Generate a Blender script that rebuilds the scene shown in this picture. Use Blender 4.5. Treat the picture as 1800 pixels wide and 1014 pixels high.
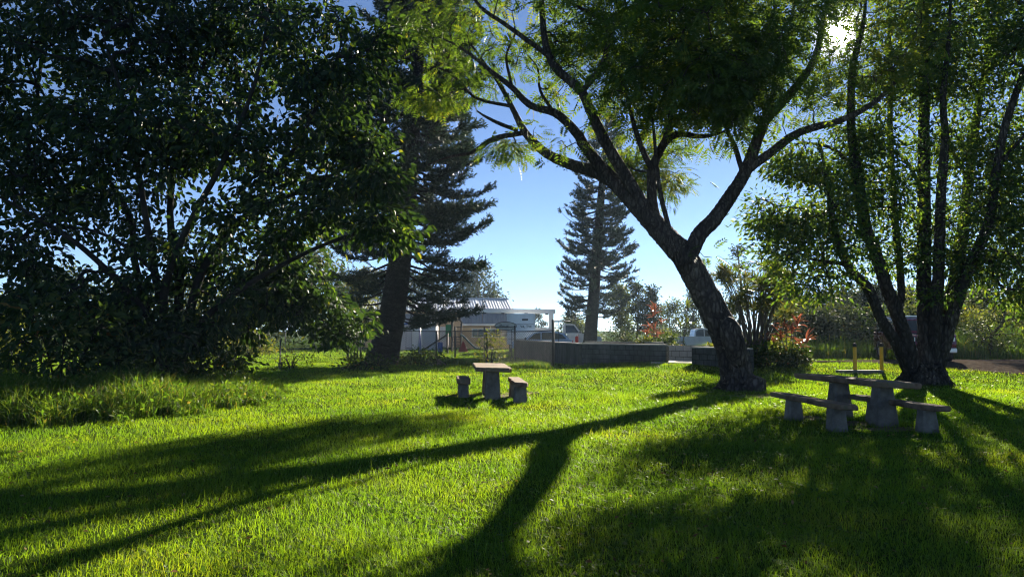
import bpy, math, random
import numpy as np
from mathutils import Vector, Matrix

for _o in list(bpy.data.objects):
    bpy.data.objects.remove(_o)
SC = bpy.context.scene
COL = SC.collection
R = math.radians

# ------------------------------------------------------------------ camera
EYE, FPX, PITCH = 1.6, 1285.0, math.atan(75 / 1285.0)
cam_d = bpy.data.cameras.new('camera')
cam = bpy.data.objects.new('camera', cam_d)
COL.objects.link(cam)
cam.location = (0, 0, EYE)
cam.rotation_euler = (math.pi / 2 + PITCH, 0, 0)
cam_d.sensor_width = 36
cam_d.lens = 36 * FPX / 1800
cam_d.clip_start = 0.05
cam_d.clip_end = 6000
SC.camera = cam


def ray(px, py):
    x = (px - 900) / FPX
    u = (507 - py) / FPX
    c, s = math.cos(PITCH), math.sin(PITCH)
    return np.array([x, c - u * s, s + u * c])


def P(px, py, Y):
    """the point at depth Y (metres ahead) seen at photo pixel px, py"""
    d = ray(px, py)
    return np.array([0, 0, EYE]) + d * (Y / d[1])


def G(px, py, z=0.0):
    """the point at height z seen at photo pixel px, py"""
    d = ray(px, py)
    return np.array([0, 0, EYE]) + d * ((z - EYE) / d[2])


# ------------------------------------------------------------------ light
SUN = ray(1478, 60)
SUN = SUN / np.linalg.norm(SUN)
SUN_EL = math.asin(SUN[2])
SUN_AZ = math.atan2(SUN[0], SUN[1])      # from +Y towards +X
SC.view_settings.view_transform = 'Standard'
SC.view_settings.look = 'None'
SC.view_settings.gamma = 1.0
SC.view_settings.use_curve_mapping = False
SC.view_settings.exposure = 1.88

W = bpy.data.worlds.new('World')
SC.world = W
W.use_nodes = True
nt = W.node_tree
nt.nodes.clear()
sky = nt.nodes.new('ShaderNodeTexSky')
sky.sky_type = 'NISHITA'
sky.sun_disc = False
sky.sun_elevation = SUN_EL
sky.sun_rotation = SUN_AZ
sky.altitude = 1500
sky.air_density = 0.5
sky.dust_density = 0.04
sky.ozone_density = 2.7
bg = nt.nodes.new('ShaderNodeBackground')
bg.inputs['Strength'].default_value = 0.05
nt.links.new(sky.outputs[0], bg.inputs['Color'])
# the visible disc of the sun itself
tc = nt.nodes.new('ShaderNodeTexCoord')
dt = nt.nodes.new('ShaderNodeVectorMath')
dt.operation = 'DOT_PRODUCT'
dt.inputs[1].default_value = tuple(SUN)
mr = nt.nodes.new('ShaderNodeMapRange')
mr.inputs['From Min'].default_value = math.cos(R(0.85))
mr.inputs['From Max'].default_value = math.cos(R(0.45))
mr.inputs['To Min'].default_value = 0
mr.inputs['To Max'].default_value = 25
# soft glow painted into the sky around the sun, imitating thin haze glare
mg = nt.nodes.new('ShaderNodeMapRange')
mg.interpolation_type = 'SMOOTHERSTEP'
mg.inputs['From Min'].default_value = math.cos(R(2.2))
mg.inputs['From Max'].default_value = math.cos(R(0.2))
mg.inputs['To Min'].default_value = 0
mg.inputs['To Max'].default_value = 0.6
ms = nt.nodes.new('ShaderNodeMath')
ms.operation = 'ADD'
bg2 = nt.nodes.new('ShaderNodeBackground')
bg2.inputs['Color'].default_value = (1, 0.93, 0.8, 1)
ad = nt.nodes.new('ShaderNodeAddShader')
wo = nt.nodes.new('ShaderNodeOutputWorld')
nt.links.new(tc.outputs['Generated'], dt.inputs[0])
nt.links.new(dt.outputs['Value'], mr.inputs['Value'])
nt.links.new(dt.outputs['Value'], mg.inputs['Value'])
nt.links.new(mr.outputs['Result'], ms.inputs[0])
nt.links.new(mg.outputs['Result'], ms.inputs[1])
nt.links.new(ms.outputs[0], bg2.inputs['Strength'])
nt.links.new(bg.outputs[0], ad.inputs[0])
nt.links.new(bg2.outputs[0], ad.inputs[1])
nt.links.new(ad.outputs[0], wo.inputs['Surface'])

sun_d = bpy.data.lights.new('sun', 'SUN')
sun_d.energy = 5.0
sun_d.angle = R(0.55)
sun_d.color = (1.0, 0.9, 0.72)
sun_o = bpy.data.objects.new('sun', sun_d)
COL.objects.link(sun_o)
sun_o.location = (20, 40, 30)
sun_o.rotation_euler = Vector(-SUN).to_track_quat('-Z', 'Y').to_euler()

cy = SC.cycles
cy.use_denoising = True
cy.denoising_prefilter = 'ACCURATE'
cy.filter_width = 1.15
cy.max_bounces = 6
cy.diffuse_bounces = 3
cy.glossy_bounces = 2
cy.transmission_bounces = 4
cy.volume_bounces = 0
cy.transparent_max_bounces = 4
cy.caustics_reflective = False
cy.caustics_refractive = False
cy.sample_clamp_indirect = 4.0

# ------------------------------------------------------------------ helpers


def hgt(x, y):
    """height of the ground"""
    x = np.asarray(x, float)
    y = np.asarray(y, float)

    def S(v, a, b):
        t = np.clip((v - a) / (b - a), 0, 1)
        return t * t * (3 - 2 * t)
    h = 0.38 * S(y, 20.5, 28) * S(x, 0.5, 7) * (1 - S(y, 37, 52) * (1 - S(x, 16, 26)))
    h = h + 0.015 * np.sin(x * 0.9 + 1) * np.sin(y * 0.7) + 0.008 * np.sin(x * 2.3 + y * 1.9)
    h = h + 0.10 * np.exp(-(((x + 8.5) / 3.5) ** 2 + ((y - 15.5) / 2.6) ** 2))
    return h


def hg(x, y):
    return float(hgt(x, y))


def nrm(a):
    return a / np.maximum(np.linalg.norm(a, axis=-1, keepdims=True), 1e-9)


def link(o, parent=None):
    COL.objects.link(o)
    if parent is not None:
        o.parent = parent
    return o


def tag(o, label=None, cat=None, group=None, kind=None):
    for k, v in (('label', label), ('category', cat), ('group', group), ('kind', kind)):
        if v:
            o[k] = v
    return o


def empty(name, loc, rz=0.0, label=None, cat=None, group=None):
    o = bpy.data.objects.new(name, None)
    link(o)
    o.location = tuple(loc)
    o.rotation_euler = (0, 0, rz)
    o.empty_display_size = 0.2
    return tag(o, label, cat, group)


def raw_mesh(name, V, idx, k, mat, smooth=False):
    """mesh from vertices and an index array of k-sided faces"""
    me = bpy.data.meshes.new(name)
    V = np.ascontiguousarray(V, np.float32)
    idx = np.ascontiguousarray(idx, np.int32).ravel()
    n = len(idx) // k
    me.vertices.add(len(V))
    me.vertices.foreach_set('co', V.ravel())
    me.loops.add(len(idx))
    me.loops.foreach_set('vertex_index', idx)
    me.polygons.add(n)
    me.polygons.foreach_set('loop_start', np.arange(n, dtype=np.int32) * k)
    if smooth:
        me.polygons.foreach_set('use_smooth', np.ones(n, bool))
    me.update(calc_edges=True)
    if mat:
        me.materials.append(mat)
    return me


def quads(name, Q, mat, parent=None, kind=None, smooth=False):
    """one object from separate quads (N,4,3) given in world space"""
    Q = np.asarray(Q)
    V = Q.reshape(-1, 3).copy()
    if parent is not None:
        V -= np.array(parent.location)
    me = raw_mesh(name, V, np.arange(len(V)), Q.shape[1], mat, smooth)
    o = link(bpy.data.objects.new(name, me), parent)
    return tag(o, kind=kind)


class MB:
    """collects simple shapes into one mesh"""

    def __init__(s):
        s.v, s.f, s.sm = [], [], []

    def poly(s, pts, faces, smooth=False):
        b = len(s.v)
        s.v += [tuple(p) for p in pts]
        s.f += [tuple(i + b for i in f) for f in faces]
        s.sm += [smooth] * len(faces)
        return s

    def box(s, c, d, rot=0.0, taper=1.0):
        x, y, z = [q / 2 for q in d]
        ca, sa = math.cos(rot), math.sin(rot)
        pts = []
        for k in (-1, 1):
            t = taper if k > 0 else 1
            for i, j in ((-1, -1), (1, -1), (1, 1), (-1, 1)):
                a, b = i * x * t, j * y * t
                pts.append((c[0] + a * ca - b * sa, c[1] + a * sa + b * ca, c[2] + k * z))
        return s.poly(pts, [(3, 2, 1, 0), (4, 5, 6, 7), (0, 1, 5, 4), (1, 2, 6, 5), (2, 3, 7, 6), (3, 0, 4, 7)])

    def bevbox(s, c, d, b=0.01, rot=0.0, jit=0.0, rng=None):
        """a box with chamfered vertical and top edges"""
        x, y, z = [q / 2 for q in d]
        ca, sa = math.cos(rot), math.sin(rot)

        def ring(i, zz):
            xx, yy = x - i, y - i
            bb = max(b - i, b * .3)
            r = [(-xx + bb, -yy), (xx - bb, -yy), (xx, -yy + bb), (xx, yy - bb), (xx - bb, yy), (-xx + bb, yy), (-xx, yy - bb), (-xx, -yy + bb)]
            out = []
            for a, q in r:
                if rng is not None:
                    a += rng.uniform(-jit, jit)
                    q += rng.uniform(-jit, jit)
                out.append((c[0] + a * ca - q * sa, c[1] + a * sa + q * ca, c[2] + zz))
            return out
        rings = [ring(b, -z), ring(0, -z + b), ring(0, z - b), ring(b, z)]
        return s.loft(rings)

    def loft(s, rings, smooth=False, cap=True):
        n = len(rings[0])
        pts = [p for r in rings for p in r]
        F = []
        for k in range(len(rings) - 1):
            for i in range(n):
                j = (i + 1) % n
                F.append((k * n + i, k * n + j, (k + 1) * n + j, (k + 1) * n + i))
        b = len(s.v)
        s.poly(pts, F, smooth)
        if cap:
            s.f += [tuple(b + i for i in range(n))[::-1], tuple(b + (len(rings) - 1) * n + i for i in range(n))]
            s.sm += [False, False]
        return s

    def tube(s, path, radii, k=8, smooth=True, cap=True, wob=0.0, rng=None):
        path = np.asarray(path, float)
        if np.isscalar(radii):
            radii = [radii] * len(path)
        T = nrm(np.gradient(path, axis=0))
        up = np.array([0.0, 0, 1]) if abs(T[0][2]) < .9 else np.array([1.0, 0, 0])
        rings = []
        for p, t, r in zip(path, T, radii):
            a = nrm(np.cross(t, up))
            b = np.cross(a, t)
            up = b
            ring = []
            for i in range(k):
                q = 2 * math.pi * i / k
                rr = r * (1 + (rng.uniform(-wob, wob) if rng is not None else 0))
                ring.append(p + (a * math.cos(q) + b * math.sin(q)) * rr)
            rings.append(ring)
        return s.loft(rings, smooth, cap)

    def cyl(s, a, b, r, k=12, smooth=True):
        return s.tube([a, b], [r, r], k, smooth)

    def prism(s, poly, y0, y1, inset=0.0):
        """polygon in x,z pushed along y, its two ends inset a little"""
        c = np.mean(np.array(poly), axis=0)

        def ring(y, k):
            return [(c[0] + (x - c[0]) * k, y, c[1] + (z - c[1]) * k) for x, z in poly]
        if inset:
            d = inset * (1 if y1 > y0 else -1)
            return s.loft([ring(y0, 1 - inset), ring(y0 + d, 1), ring(y1 - d, 1), ring(y1, 1 - inset)])
        return s.loft([ring(y0, 1), ring(y1, 1)])

    def mesh(s, name, mat):
        me = bpy.data.meshes.new(name)
        me.from_pydata([tuple(map(float, p)) for p in s.v], [], s.f)
        me.polygons.foreach_set('use_smooth', s.sm)
        if mat:
            me.materials.append(mat)
        me.update()
        return me

    def build(s, name, mat, parent=None, world=False, label=None, kind=None):
        if world and parent is not None:
            L = parent.location
            s.v = [(p[0] - L[0], p[1] - L[1], p[2] - L[2]) for p in s.v]
        o = link(bpy.data.objects.new(name, s.mesh(name, mat)), parent)
        return tag(o, label, kind=kind)


def copy_tree(o, parent=None):
    c = o.copy()
    link(c, parent)
    for ch in list(o.children):
        copy_tree(ch, c)
    return c


# ------------------------------------------------------------------ materials
def new_mat(name):
    m = bpy.data.materials.new(name)
    m.use_nodes = True
    m.node_tree.nodes.clear()
    return m, m.node_tree


def ramp(nt, fac, stops):
    r = nt.nodes.new('ShaderNodeValToRGB')
    e = r.color_ramp.elements
    while len(e) < len(stops):
        e.new(0.5)
    for q, (p, c) in zip(e, stops):
        q.position = p
        q.color = (*c, 1)
    nt.links.new(fac, r.inputs[0])
    return r.outputs[0]


def leaf_mat(name, stops, trans=0.45, tcol=(1.5, 1.4, 0.5), rough=0.45, spec=0.35, big=0.0):
    m, nt = new_mat(name)
    g = nt.nodes.new('ShaderNodeNewGeometry')
    f = g.outputs['Random Per Island']
    if big:
        n = nt.nodes.new('ShaderNodeTexNoise')
        n.inputs['Scale'].default_value = big
        n.inputs['Detail'].default_value = 2
        nt.links.new(g.outputs['Position'], n.inputs['Vector'])
        mx = nt.nodes.new('ShaderNodeMath')
        mx.operation = 'MULTIPLY_ADD'
        mx.inputs[1].default_value = 0.55
        nt.links.new(f, mx.inputs[0])
        m2 = nt.nodes.new('ShaderNodeMath')
        m2.operation = 'MULTIPLY_ADD'
        m2.inputs[1].default_value = 2.1
        m2.inputs[2].default_value = -0.83
        nt.links.new(n.outputs[0], m2.inputs[0])
        nt.links.new(m2.outputs[0], mx.inputs[2])
        f = mx.outputs[0]
    c = ramp(nt, f, stops)
    p = nt.nodes.new('ShaderNodeBsdfPrincipled')
    p.inputs['Roughness'].default_value = rough
    p.inputs['Specular IOR Level'].default_value = spec
    nt.links.new(c, p.inputs['Base Color'])
    t = nt.nodes.new('ShaderNodeBsdfTranslucent')
    mc = nt.nodes.new('ShaderNodeMix')
    mc.data_type = 'RGBA'
    mc.blend_type = 'MULTIPLY'
    mc.inputs[0].default_value = 1
    nt.links.new(c, mc.inputs[6])
    mc.inputs[7].default_value = (*tcol, 1)
    nt.links.new(mc.outputs[2], t.inputs['Color'])
    mx = nt.nodes.new('ShaderNodeMixShader')
    mx.inputs[0].default_value = trans
    o = nt.nodes.new('ShaderNodeOutputMaterial')
    nt.links.new(p.outputs[0], mx.inputs[1])
    nt.links.new(t.outputs[0], mx.inputs[2])
    nt.links.new(mx.outputs[0], o.inputs['Surface'])
    return m


def rough_mat(name, stops, scale=6.0, rough=0.85, bump=0.4, stretch=(1, 1, 1), metallic=0.0, spec=0.3, detail=6, dist=0.02, crack=0.0, world=False):
    m, nt = new_mat(name)
    tc = nt.nodes.new('ShaderNodeTexCoord')
    mp = nt.nodes.new('ShaderNodeMapping')
    mp.inputs['Scale'].default_value = stretch
    ge = nt.nodes.new('ShaderNodeNewGeometry')
    # many alike pieces share one mesh: with world set, the grain is read from where each piece stands
    nt.links.new(ge.outputs['Position'] if world else tc.outputs['Object'], mp.inputs[0])
    n = nt.nodes.new('ShaderNodeTexNoise')
    n.inputs['Scale'].default_value = scale
    n.inputs['Detail'].default_value = detail
    n.inputs['Roughness'].default_value = 0.65
    nt.links.new(mp.outputs[0], n.inputs['Vector'])
    n2 = nt.nodes.new('ShaderNodeTexNoise')
    n2.inputs['Scale'].default_value = scale * 0.23
    n2.inputs['Detail'].default_value = 3
    nt.links.new(mp.outputs[0], n2.inputs['Vector'])
    mx = nt.nodes.new('ShaderNodeMath')
    mx.operation = 'MULTIPLY_ADD'
    mx.inputs[1].default_value = 0.5
    nt.links.new(n.outputs[0], mx.inputs[0])
    m2 = nt.nodes.new('ShaderNodeMath')
    m2.operation = 'MULTIPLY'
    m2.inputs[1].default_value = 0.5
    nt.links.new(n2.outputs[0], m2.inputs[0])
    nt.links.new(m2.outputs[0], mx.inputs[2])
    fac, height = mx.outputs[0], n.outputs[0]
    if crack:
        # fissures between bark plates
        vo = nt.nodes.new('ShaderNodeTexVoronoi')
        vo.feature = 'DISTANCE_TO_EDGE'
        vo.inputs['Scale'].default_value = crack
        wv = nt.nodes.new('ShaderNodeVectorMath')
        wv.operation = 'MULTIPLY_ADD'
        wv.inputs[1].default_value = (.12, .12, .12)
        nt.links.new(n.outputs['Color'], wv.inputs[0])
        nt.links.new(mp.outputs[0], wv.inputs[2])
        nt.links.new(wv.outputs[0], vo.inputs['Vector'])
        vr = nt.nodes.new('ShaderNodeMapRange')
        vr.inputs['From Max'].default_value = .22
        nt.links.new(vo.outputs['Distance'], vr.inputs['Value'])
        h1 = nt.nodes.new('ShaderNodeMath')
        h1.operation = 'MULTIPLY_ADD'
        h1.inputs[1].default_value = .16
        nt.links.new(vr.outputs[0], h1.inputs[0])
        s1 = nt.nodes.new('ShaderNodeMath')
        s1.operation = 'ADD'
        s1.inputs[1].default_value = -.11
        nt.links.new(fac, s1.inputs[0])
        nt.links.new(s1.outputs[0], h1.inputs[2])
        fac = h1.outputs[0]
        h2 = nt.nodes.new('ShaderNodeMath')
        h2.operation = 'ADD'
        nt.links.new(vr.outputs[0], h2.inputs[0])
        nt.links.new(n.outputs[0], h2.inputs[1])
        height = h2.outputs[0]
    c = ramp(nt, fac, stops)
    p = nt.nodes.new('ShaderNodeBsdfPrincipled')
    p.inputs['Roughness'].default_value = rough
    p.inputs['Metallic'].default_value = metallic
    p.inputs['Specular IOR Level'].default_value = spec
    nt.links.new(c, p.inputs['Base Color'])
    if bump:
        b = nt.nodes.new('ShaderNodeBump')
        b.inputs['Strength'].default_value = bump
        b.inputs['Distance'].default_value = dist
        nt.links.new(height, b.inputs['Height'])
        nt.links.new(b.outputs[0], p.inputs['Normal'])
    o = nt.nodes.new('ShaderNodeOutputMaterial')
    nt.links.new(p.outputs[0], o.inputs['Surface'])
    return m


def paint(name, col, rough=0.35, metallic=0.0, coat=0.0, var=0.12):
    a = tuple(q * (1 - var) for q in col)
    b = tuple(min(1, q * (1 + var)) for q in col)
    m = rough_mat(name, [(0.35, a), (0.65, b)], 3.0, rough, 0.0, metallic=metallic, spec=0.5)
    pn = [n for n in m.node_tree.nodes if n.type == 'BSDF_PRINCIPLED'][0]
    pn.inputs['Coat Weight'].default_value = coat
    return m


def glass_mat(name, col=(0.02, 0.03, 0.035)):
    m, nt = new_mat(name)
    p = nt.nodes.new('ShaderNodeBsdfPrincipled')
    p.inputs['Base Color'].default_value = (*col, 1)
    p.inputs['Roughness'].default_value = 0.05
    p.inputs['Specular IOR Level'].default_value = 0.8
    o = nt.nodes.new('ShaderNodeOutputMaterial')
    nt.links.new(p.outputs[0], o.inputs['Surface'])
    return m


M = {}
# foliage: dark and light ends are the leaves' own colours (old and young leaves)
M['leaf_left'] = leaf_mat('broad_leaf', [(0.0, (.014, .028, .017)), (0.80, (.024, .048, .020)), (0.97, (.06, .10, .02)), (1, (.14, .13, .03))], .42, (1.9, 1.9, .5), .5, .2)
M['leaf_lean'] = leaf_mat('feathery_leaf', [(0.0, (.032, .062, .024)), (0.6, (.060, .110, .028)), (1, (.12, .14, .028))], .52, (2.1, 1.9, .45), .55, .15, big=0.35)
M['leaf_right'] = leaf_mat('small_leaf', [(0.0, (.032, .060, .024)), (0.7, (.056, .105, .028)), (1, (.12, .14, .028))], .52, (2.1, 2.0, .5), .5, .2)
M['needle'] = leaf_mat('pine_needle', [(0.0, (.016, .032, .022)), (0.8, (.034, .056, .032)), (1, (.08, .08, .04))], .2, (1.2, 1.3, .8), .55, .3)
M['needle_far'] = leaf_mat('pine_needle_far', [(0.0, (.018, .034, .026)), (0.8, (.032, .052, .034)), (1, (.06, .07, .035))], .15, (1.2, 1.3, .8), .55, .3)
M['bg_olive'] = leaf_mat('olive_leaf', [(0.0, (.030, .045, .024)), (0.7, (.055, .075, .034)), (1, (.10, .11, .045))], .52, (1.9, 1.8, .6), .6, .12)
M['bg_dark'] = leaf_mat('dusky_leaf', [(0.0, (.022, .036, .022)), (0.7, (.038, .058, .030)), (1, (.07, .08, .035))], .35, (1.5, 1.4, .6), .6, .12)
M['bg_yellow'] = leaf_mat('sunny_leaf', [(0.0, (.055, .075, .018)), (0.7, (.10, .12, .026)), (1, (.16, .14, .04))], .56, (1.9, 1.8, .5), .6, .12)
M['shrub'] = leaf_mat('shrub_leaf', [(0.0, (.022, .045, .018)), (0.8, (.05, .085, .025)), (0.96, (.09, .10, .03)), (1, (.20, .09, .03))], .4, (1.6, 1.5, .5), .6, .12)
M['ti_red'] = leaf_mat('red_leaf', [(0.0, (.085, .020, .020)), (0.5, (.16, .040, .030)), (0.85, (.24, .10, .04)), (1, (.18, .15, .04))], .5, (1.5, 1.5, 1.2), .4, .35)
M['spiky'] = leaf_mat('sword_leaf', [(0.0, (.040, .065, .022)), (0.7, (.08, .10, .03)), (1, (.16, .13, .05))], .42, (1.6, 1.5, .5), .4, .4)
M['grass'] = leaf_mat('grass_blade', [(0.0, (.038, .095, .022)), (0.40, (.064, .135, .026)), (0.80, (.088, .152, .028)), (0.95, (.102, .158, .030)), (1, (.120, .158, .036))], .62, (3.2, 2.65, .34), .5, .15, big=0.5)
M['weed'] = leaf_mat('weed_blade', [(0.0, (.040, .090, .018)), (0.6, (.075, .14, .022)), (0.93, (.12, .155, .03)), (1, (.22, .17, .07))], .55, (1.8, 1.75, .5), .55, .15)
M['soil'] = rough_mat('lawn_soil', [(0.35, (.026, .040, .008)), (0.5, (.040, .066, .010)), (0.65, (.060, .086, .014))], 1.6, 1.0, .3, spec=0, detail=9)
M['bark_lean'] = rough_mat('brown_bark', [(0.35, (.032, .026, .022)), (0.55, (.075, .060, .050)), (0.7, (.14, .115, .095))], 5, .9, 1.0, (1, 1, .35), spec=.15, dist=.05, crack=9)
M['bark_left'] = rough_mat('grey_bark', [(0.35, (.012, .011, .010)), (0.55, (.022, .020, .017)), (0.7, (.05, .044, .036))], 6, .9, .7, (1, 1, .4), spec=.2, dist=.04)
M['bark_right'] = rough_mat('dark_bark', [(0.35, (.028, .023, .019)), (0.55, (.062, .051, .042)), (0.7, (.12, .10, .08))], 6, .9, 1.0, (1, 1, .35), spec=.15, dist=.05, crack=10)
M['bark_pine'] = rough_mat('pine_bark', [(0.35, (.016, .014, .013)), (0.55, (.036, .031, .029)), (0.7, (.07, .062, .058))], 7, .9, 1.0, (1, 1, 2.5), spec=.15, dist=.05, crack=6)
M['bark_far'] = rough_mat('pale_bark', [(0.35, (.06, .055, .05)), (0.65, (.13, .12, .11))], 5, .9, .5, (1, 1, .5), spec=.2)
M['concrete'] = rough_mat('old_concrete', [(0.3, (.055, .052, .045)), (0.5, (.13, .125, .115)), (0.68, (.21, .20, .18))], 7, .9, .5, spec=.25, dist=.01)
M['concrete_top'] = rough_mat('stained_slab', [(0.28, (.030, .022, .015)), (0.42, (.12, .078, .050)), (0.52, (.20, .13, .085)), (0.60, (.13, .11, .060)), (0.72, (.30, .22, .155))], 8, .88, .6, spec=.25, dist=.012)
M['pedestal'] = rough_mat('grey_cast_concrete', [(0.3, (.050, .043, .033)), (0.45, (.12, .105, .085)), (0.6, (.19, .168, .138)), (0.75, (.27, .24, .20))], 9, .9, .4, spec=.25, dist=.01)
M['block'] = rough_mat('weathered_block', [(0.3, (.022, .024, .023)), (0.5, (.070, .072, .069)), (0.7, (.15, .15, .142))], 4.5, .92, .5, (1, 1, .5), spec=.2, dist=.01, world=True)
M['block_pale'] = rough_mat('pale_block', [(0.3, (.28, .27, .26)), (0.65, (.46, .45, .43))], 4, .9, .3, spec=.2, world=True)
M['mortar'] = rough_mat('dark_mortar', [(0.3, (.008, .008, .008)), (0.7, (.02, .02, .019))], 9, .95, .4, spec=.1)
M['cap'] = rough_mat('wall_cap', [(0.3, (.18, .17, .15)), (0.7, (.42, .40, .36))], 5, .85, .3, spec=.3)
M['slab'] = rough_mat('pale_floor', [(0.3, (.42, .36, .30)), (0.7, (.60, .54, .46))], 2, .9, .2, spec=.3)
M['gravel'] = rough_mat('gravel', [(0.3, (.030, .024, .020)), (0.5, (.064, .052, .043)), (0.68, (.13, .108, .092))], 22, 1.0, .9, spec=0, dist=.03)
M['steel'] = rough_mat('weathered_wire', [(0.3, (.03, .03, .032)), (0.7, (.06, .06, .065))], 9, .8, .1, metallic=.1)
M['dark_steel'] = rough_mat('dull_steel', [(0.3, (.04, .04, .042)), (0.7, (.09, .09, .092))], 9, .6, .1, metallic=.4)
M['roof'] = rough_mat('metal_roofing', [(0.3, (.60, .61, .61)), (0.7, (.78, .78, .77))], 2.5, .40, .10, (1, .25, 1), metallic=.6, dist=.03)
M['roof_grey'] = rough_mat('grey_roofing', [(0.3, (.25, .25, .245)), (0.7, (.36, .355, .345))], 2.5, .6, .1, (1, .25, 1), metallic=.1)
M['tan'] = rough_mat('tan_paint', [(0.3, (.52, .36, .20)), (0.7, (.62, .45, .27))], 1.5, .85, .1, spec=.2)
M['pale_wall'] = rough_mat('pale_grey_paint', [(0.3, (.44, .43, .46)), (0.7, (.54, .53, .56))], 1.5, .85, .1, spec=.2)
M['white_trim'] = paint('white_trim', (.70, .70, .68), .6)
M['white_car'] = paint('white_car_paint', (.72, .73, .74), .25, coat=.6)
M['white_truck'] = paint('white_truck_paint', (.70, .71, .72), .35, coat=.3)
M['blue_car'] = paint('pale_blue_car_paint', (.30, .42, .60), .25, coat=.6)
M['maroon'] = paint('maroon_paint', (.14, .014, .028), .22, coat=.7)
M['silver'] = paint('silver_trim', (.55, .55, .55), .3, .7)
M['black'] = paint('black_rubber', (.018, .018, .018), .75)
M['glass'] = glass_mat('window_glass')
M['lens'] = paint('lamp_lens', (.75, .75, .72), .12)
M['red'] = paint('red_plastic', (.50, .03, .02), .4)
M['green'] = paint('green_plastic', (.015, .20, .05), .4)
M['dark_green'] = paint('dark_green_plastic', (.015, .07, .035), .35)
M['blue'] = paint('blue_plastic', (.03, .09, .32), .4)
M['brown'] = rough_mat('brown_wood', [(0.3, (.05, .04, .035)), (0.7, (.11, .09, .075))], 6, .85, .3, (1, 1, .3))
M['yellow'] = rough_mat('faded_yellow_paint', [(0.3, (.50, .28, .02)), (0.6, (.72, .44, .035)), (0.75, (.52, .38, .10))], 5, .6, .2)
M['ink'] = paint('black_lettering', (.02, .02, .025), .6)
M['dirt'] = rough_mat('bare_soil', [(0.3, (.07, .05, .032)), (0.5, (.13, .095, .06)), (0.7, (.20, .15, .10))], 9, .95, .6, spec=.05)
M['litter'] = leaf_mat('dry_leaf', [(0.0, (.09, .05, .025)), (0.7, (.18, .11, .05)), (1, (.30, .22, .10))], .3, (1.2, 1.1, .8), .95, .02)
M['dead'] = rough_mat('dry_twig', [(0.3, (.14, .10, .07)), (0.7, (.28, .21, .15))], 9, .9, .3)

# ------------------------------------------------------------------ plants


def catmull(pts, n=4):
    pts = np.asarray(pts, float)
    Pp = np.vstack([2 * pts[0] - pts[1], pts, 2 * pts[-1] - pts[-2]])
    out = []
    for i in range(1, len(Pp) - 2):
        p0, p1, p2, p3 = Pp[i - 1:i + 3]
        for k in range(n):
            t = k / n
            out.append(.5 * (2 * p1 + (p2 - p0) * t + (2 * p0 - 5 * p1 + 4 * p2 - p3) * t * t + (3 * p1 - p0 - 3 * p2 + p3) * t ** 3))
    out.append(pts[-1])
    return np.array(out)


def frusta(A, B, ra, rb, k=4):
    """tapered sticks as quads"""
    A, B = np.asarray(A), np.asarray(B)
    t = nrm(B - A)
    ref = np.where(np.abs(t[:, 2:3]) < .9, np.array([[0, 0, 1.]]), np.array([[1., 0, 0]]))
    u = nrm(np.cross(t, ref))
    v = np.cross(u, t)
    Q = []
    for i in range(k):
        a0, a1 = 2 * math.pi * i / k, 2 * math.pi * (i + 1) / k
        d0 = u * math.cos(a0) + v * math.sin(a0)
        d1 = u * math.cos(a1) + v * math.sin(a1)
        ra_, rb_ = np.asarray(ra)[:, None], np.asarray(rb)[:, None]
        Q.append(np.stack([A + d0 * ra_, A + d1 * ra_, B + d1 * rb_, B + d0 * rb_], axis=1))
    return np.concatenate(Q)


def leaf_quads(pos, d, n, L, Wd, shape='diamond', fold=0.12):
    d = nrm(d)
    s = nrm(np.cross(d, n))
    n = np.cross(s, d)
    L = np.broadcast_to(np.asarray(L, float), (len(pos),))[:, None]
    Wd = np.broadcast_to(np.asarray(Wd, float), (len(pos),))[:, None]
    if shape == 'diamond':
        a = pos + d * L * .42 + s * Wd * .5 + n * Wd * fold
        b = pos + d * L
        c = pos + d * L * .42 - s * Wd * .5 + n * Wd * fold
        return np.stack([pos, a, b, c], axis=1)
    tip = pos + d * L - n * L * .10
    out = []
    for q in (1, -1):
        a = pos + d * L * .28 + q * s * Wd * .48 + n * Wd * fold
        b = pos + d * L * .70 + q * s * Wd * .38 + n * Wd * fold * .6
        f = [pos, a, b, tip] if q > 0 else [pos, tip, b, a]
        out.append(np.stack(f, axis=1))
    return np.concatenate(out, axis=1).reshape(-1, 4, 3)


def in_ellipsoids(clumps, rng, dens=1.0):
    pts = []
    for c, rad, n in clumps:
        n = max(1, int(n * dens))
        v = nrm(rng.normal(size=(n, 3)))
        r = rng.uniform(0, 1, (n, 1)) ** (1 / 2.3)
        pts.append(np.asarray(c) + v * r * np.asarray(rad))
    return np.concatenate(pts)


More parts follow.
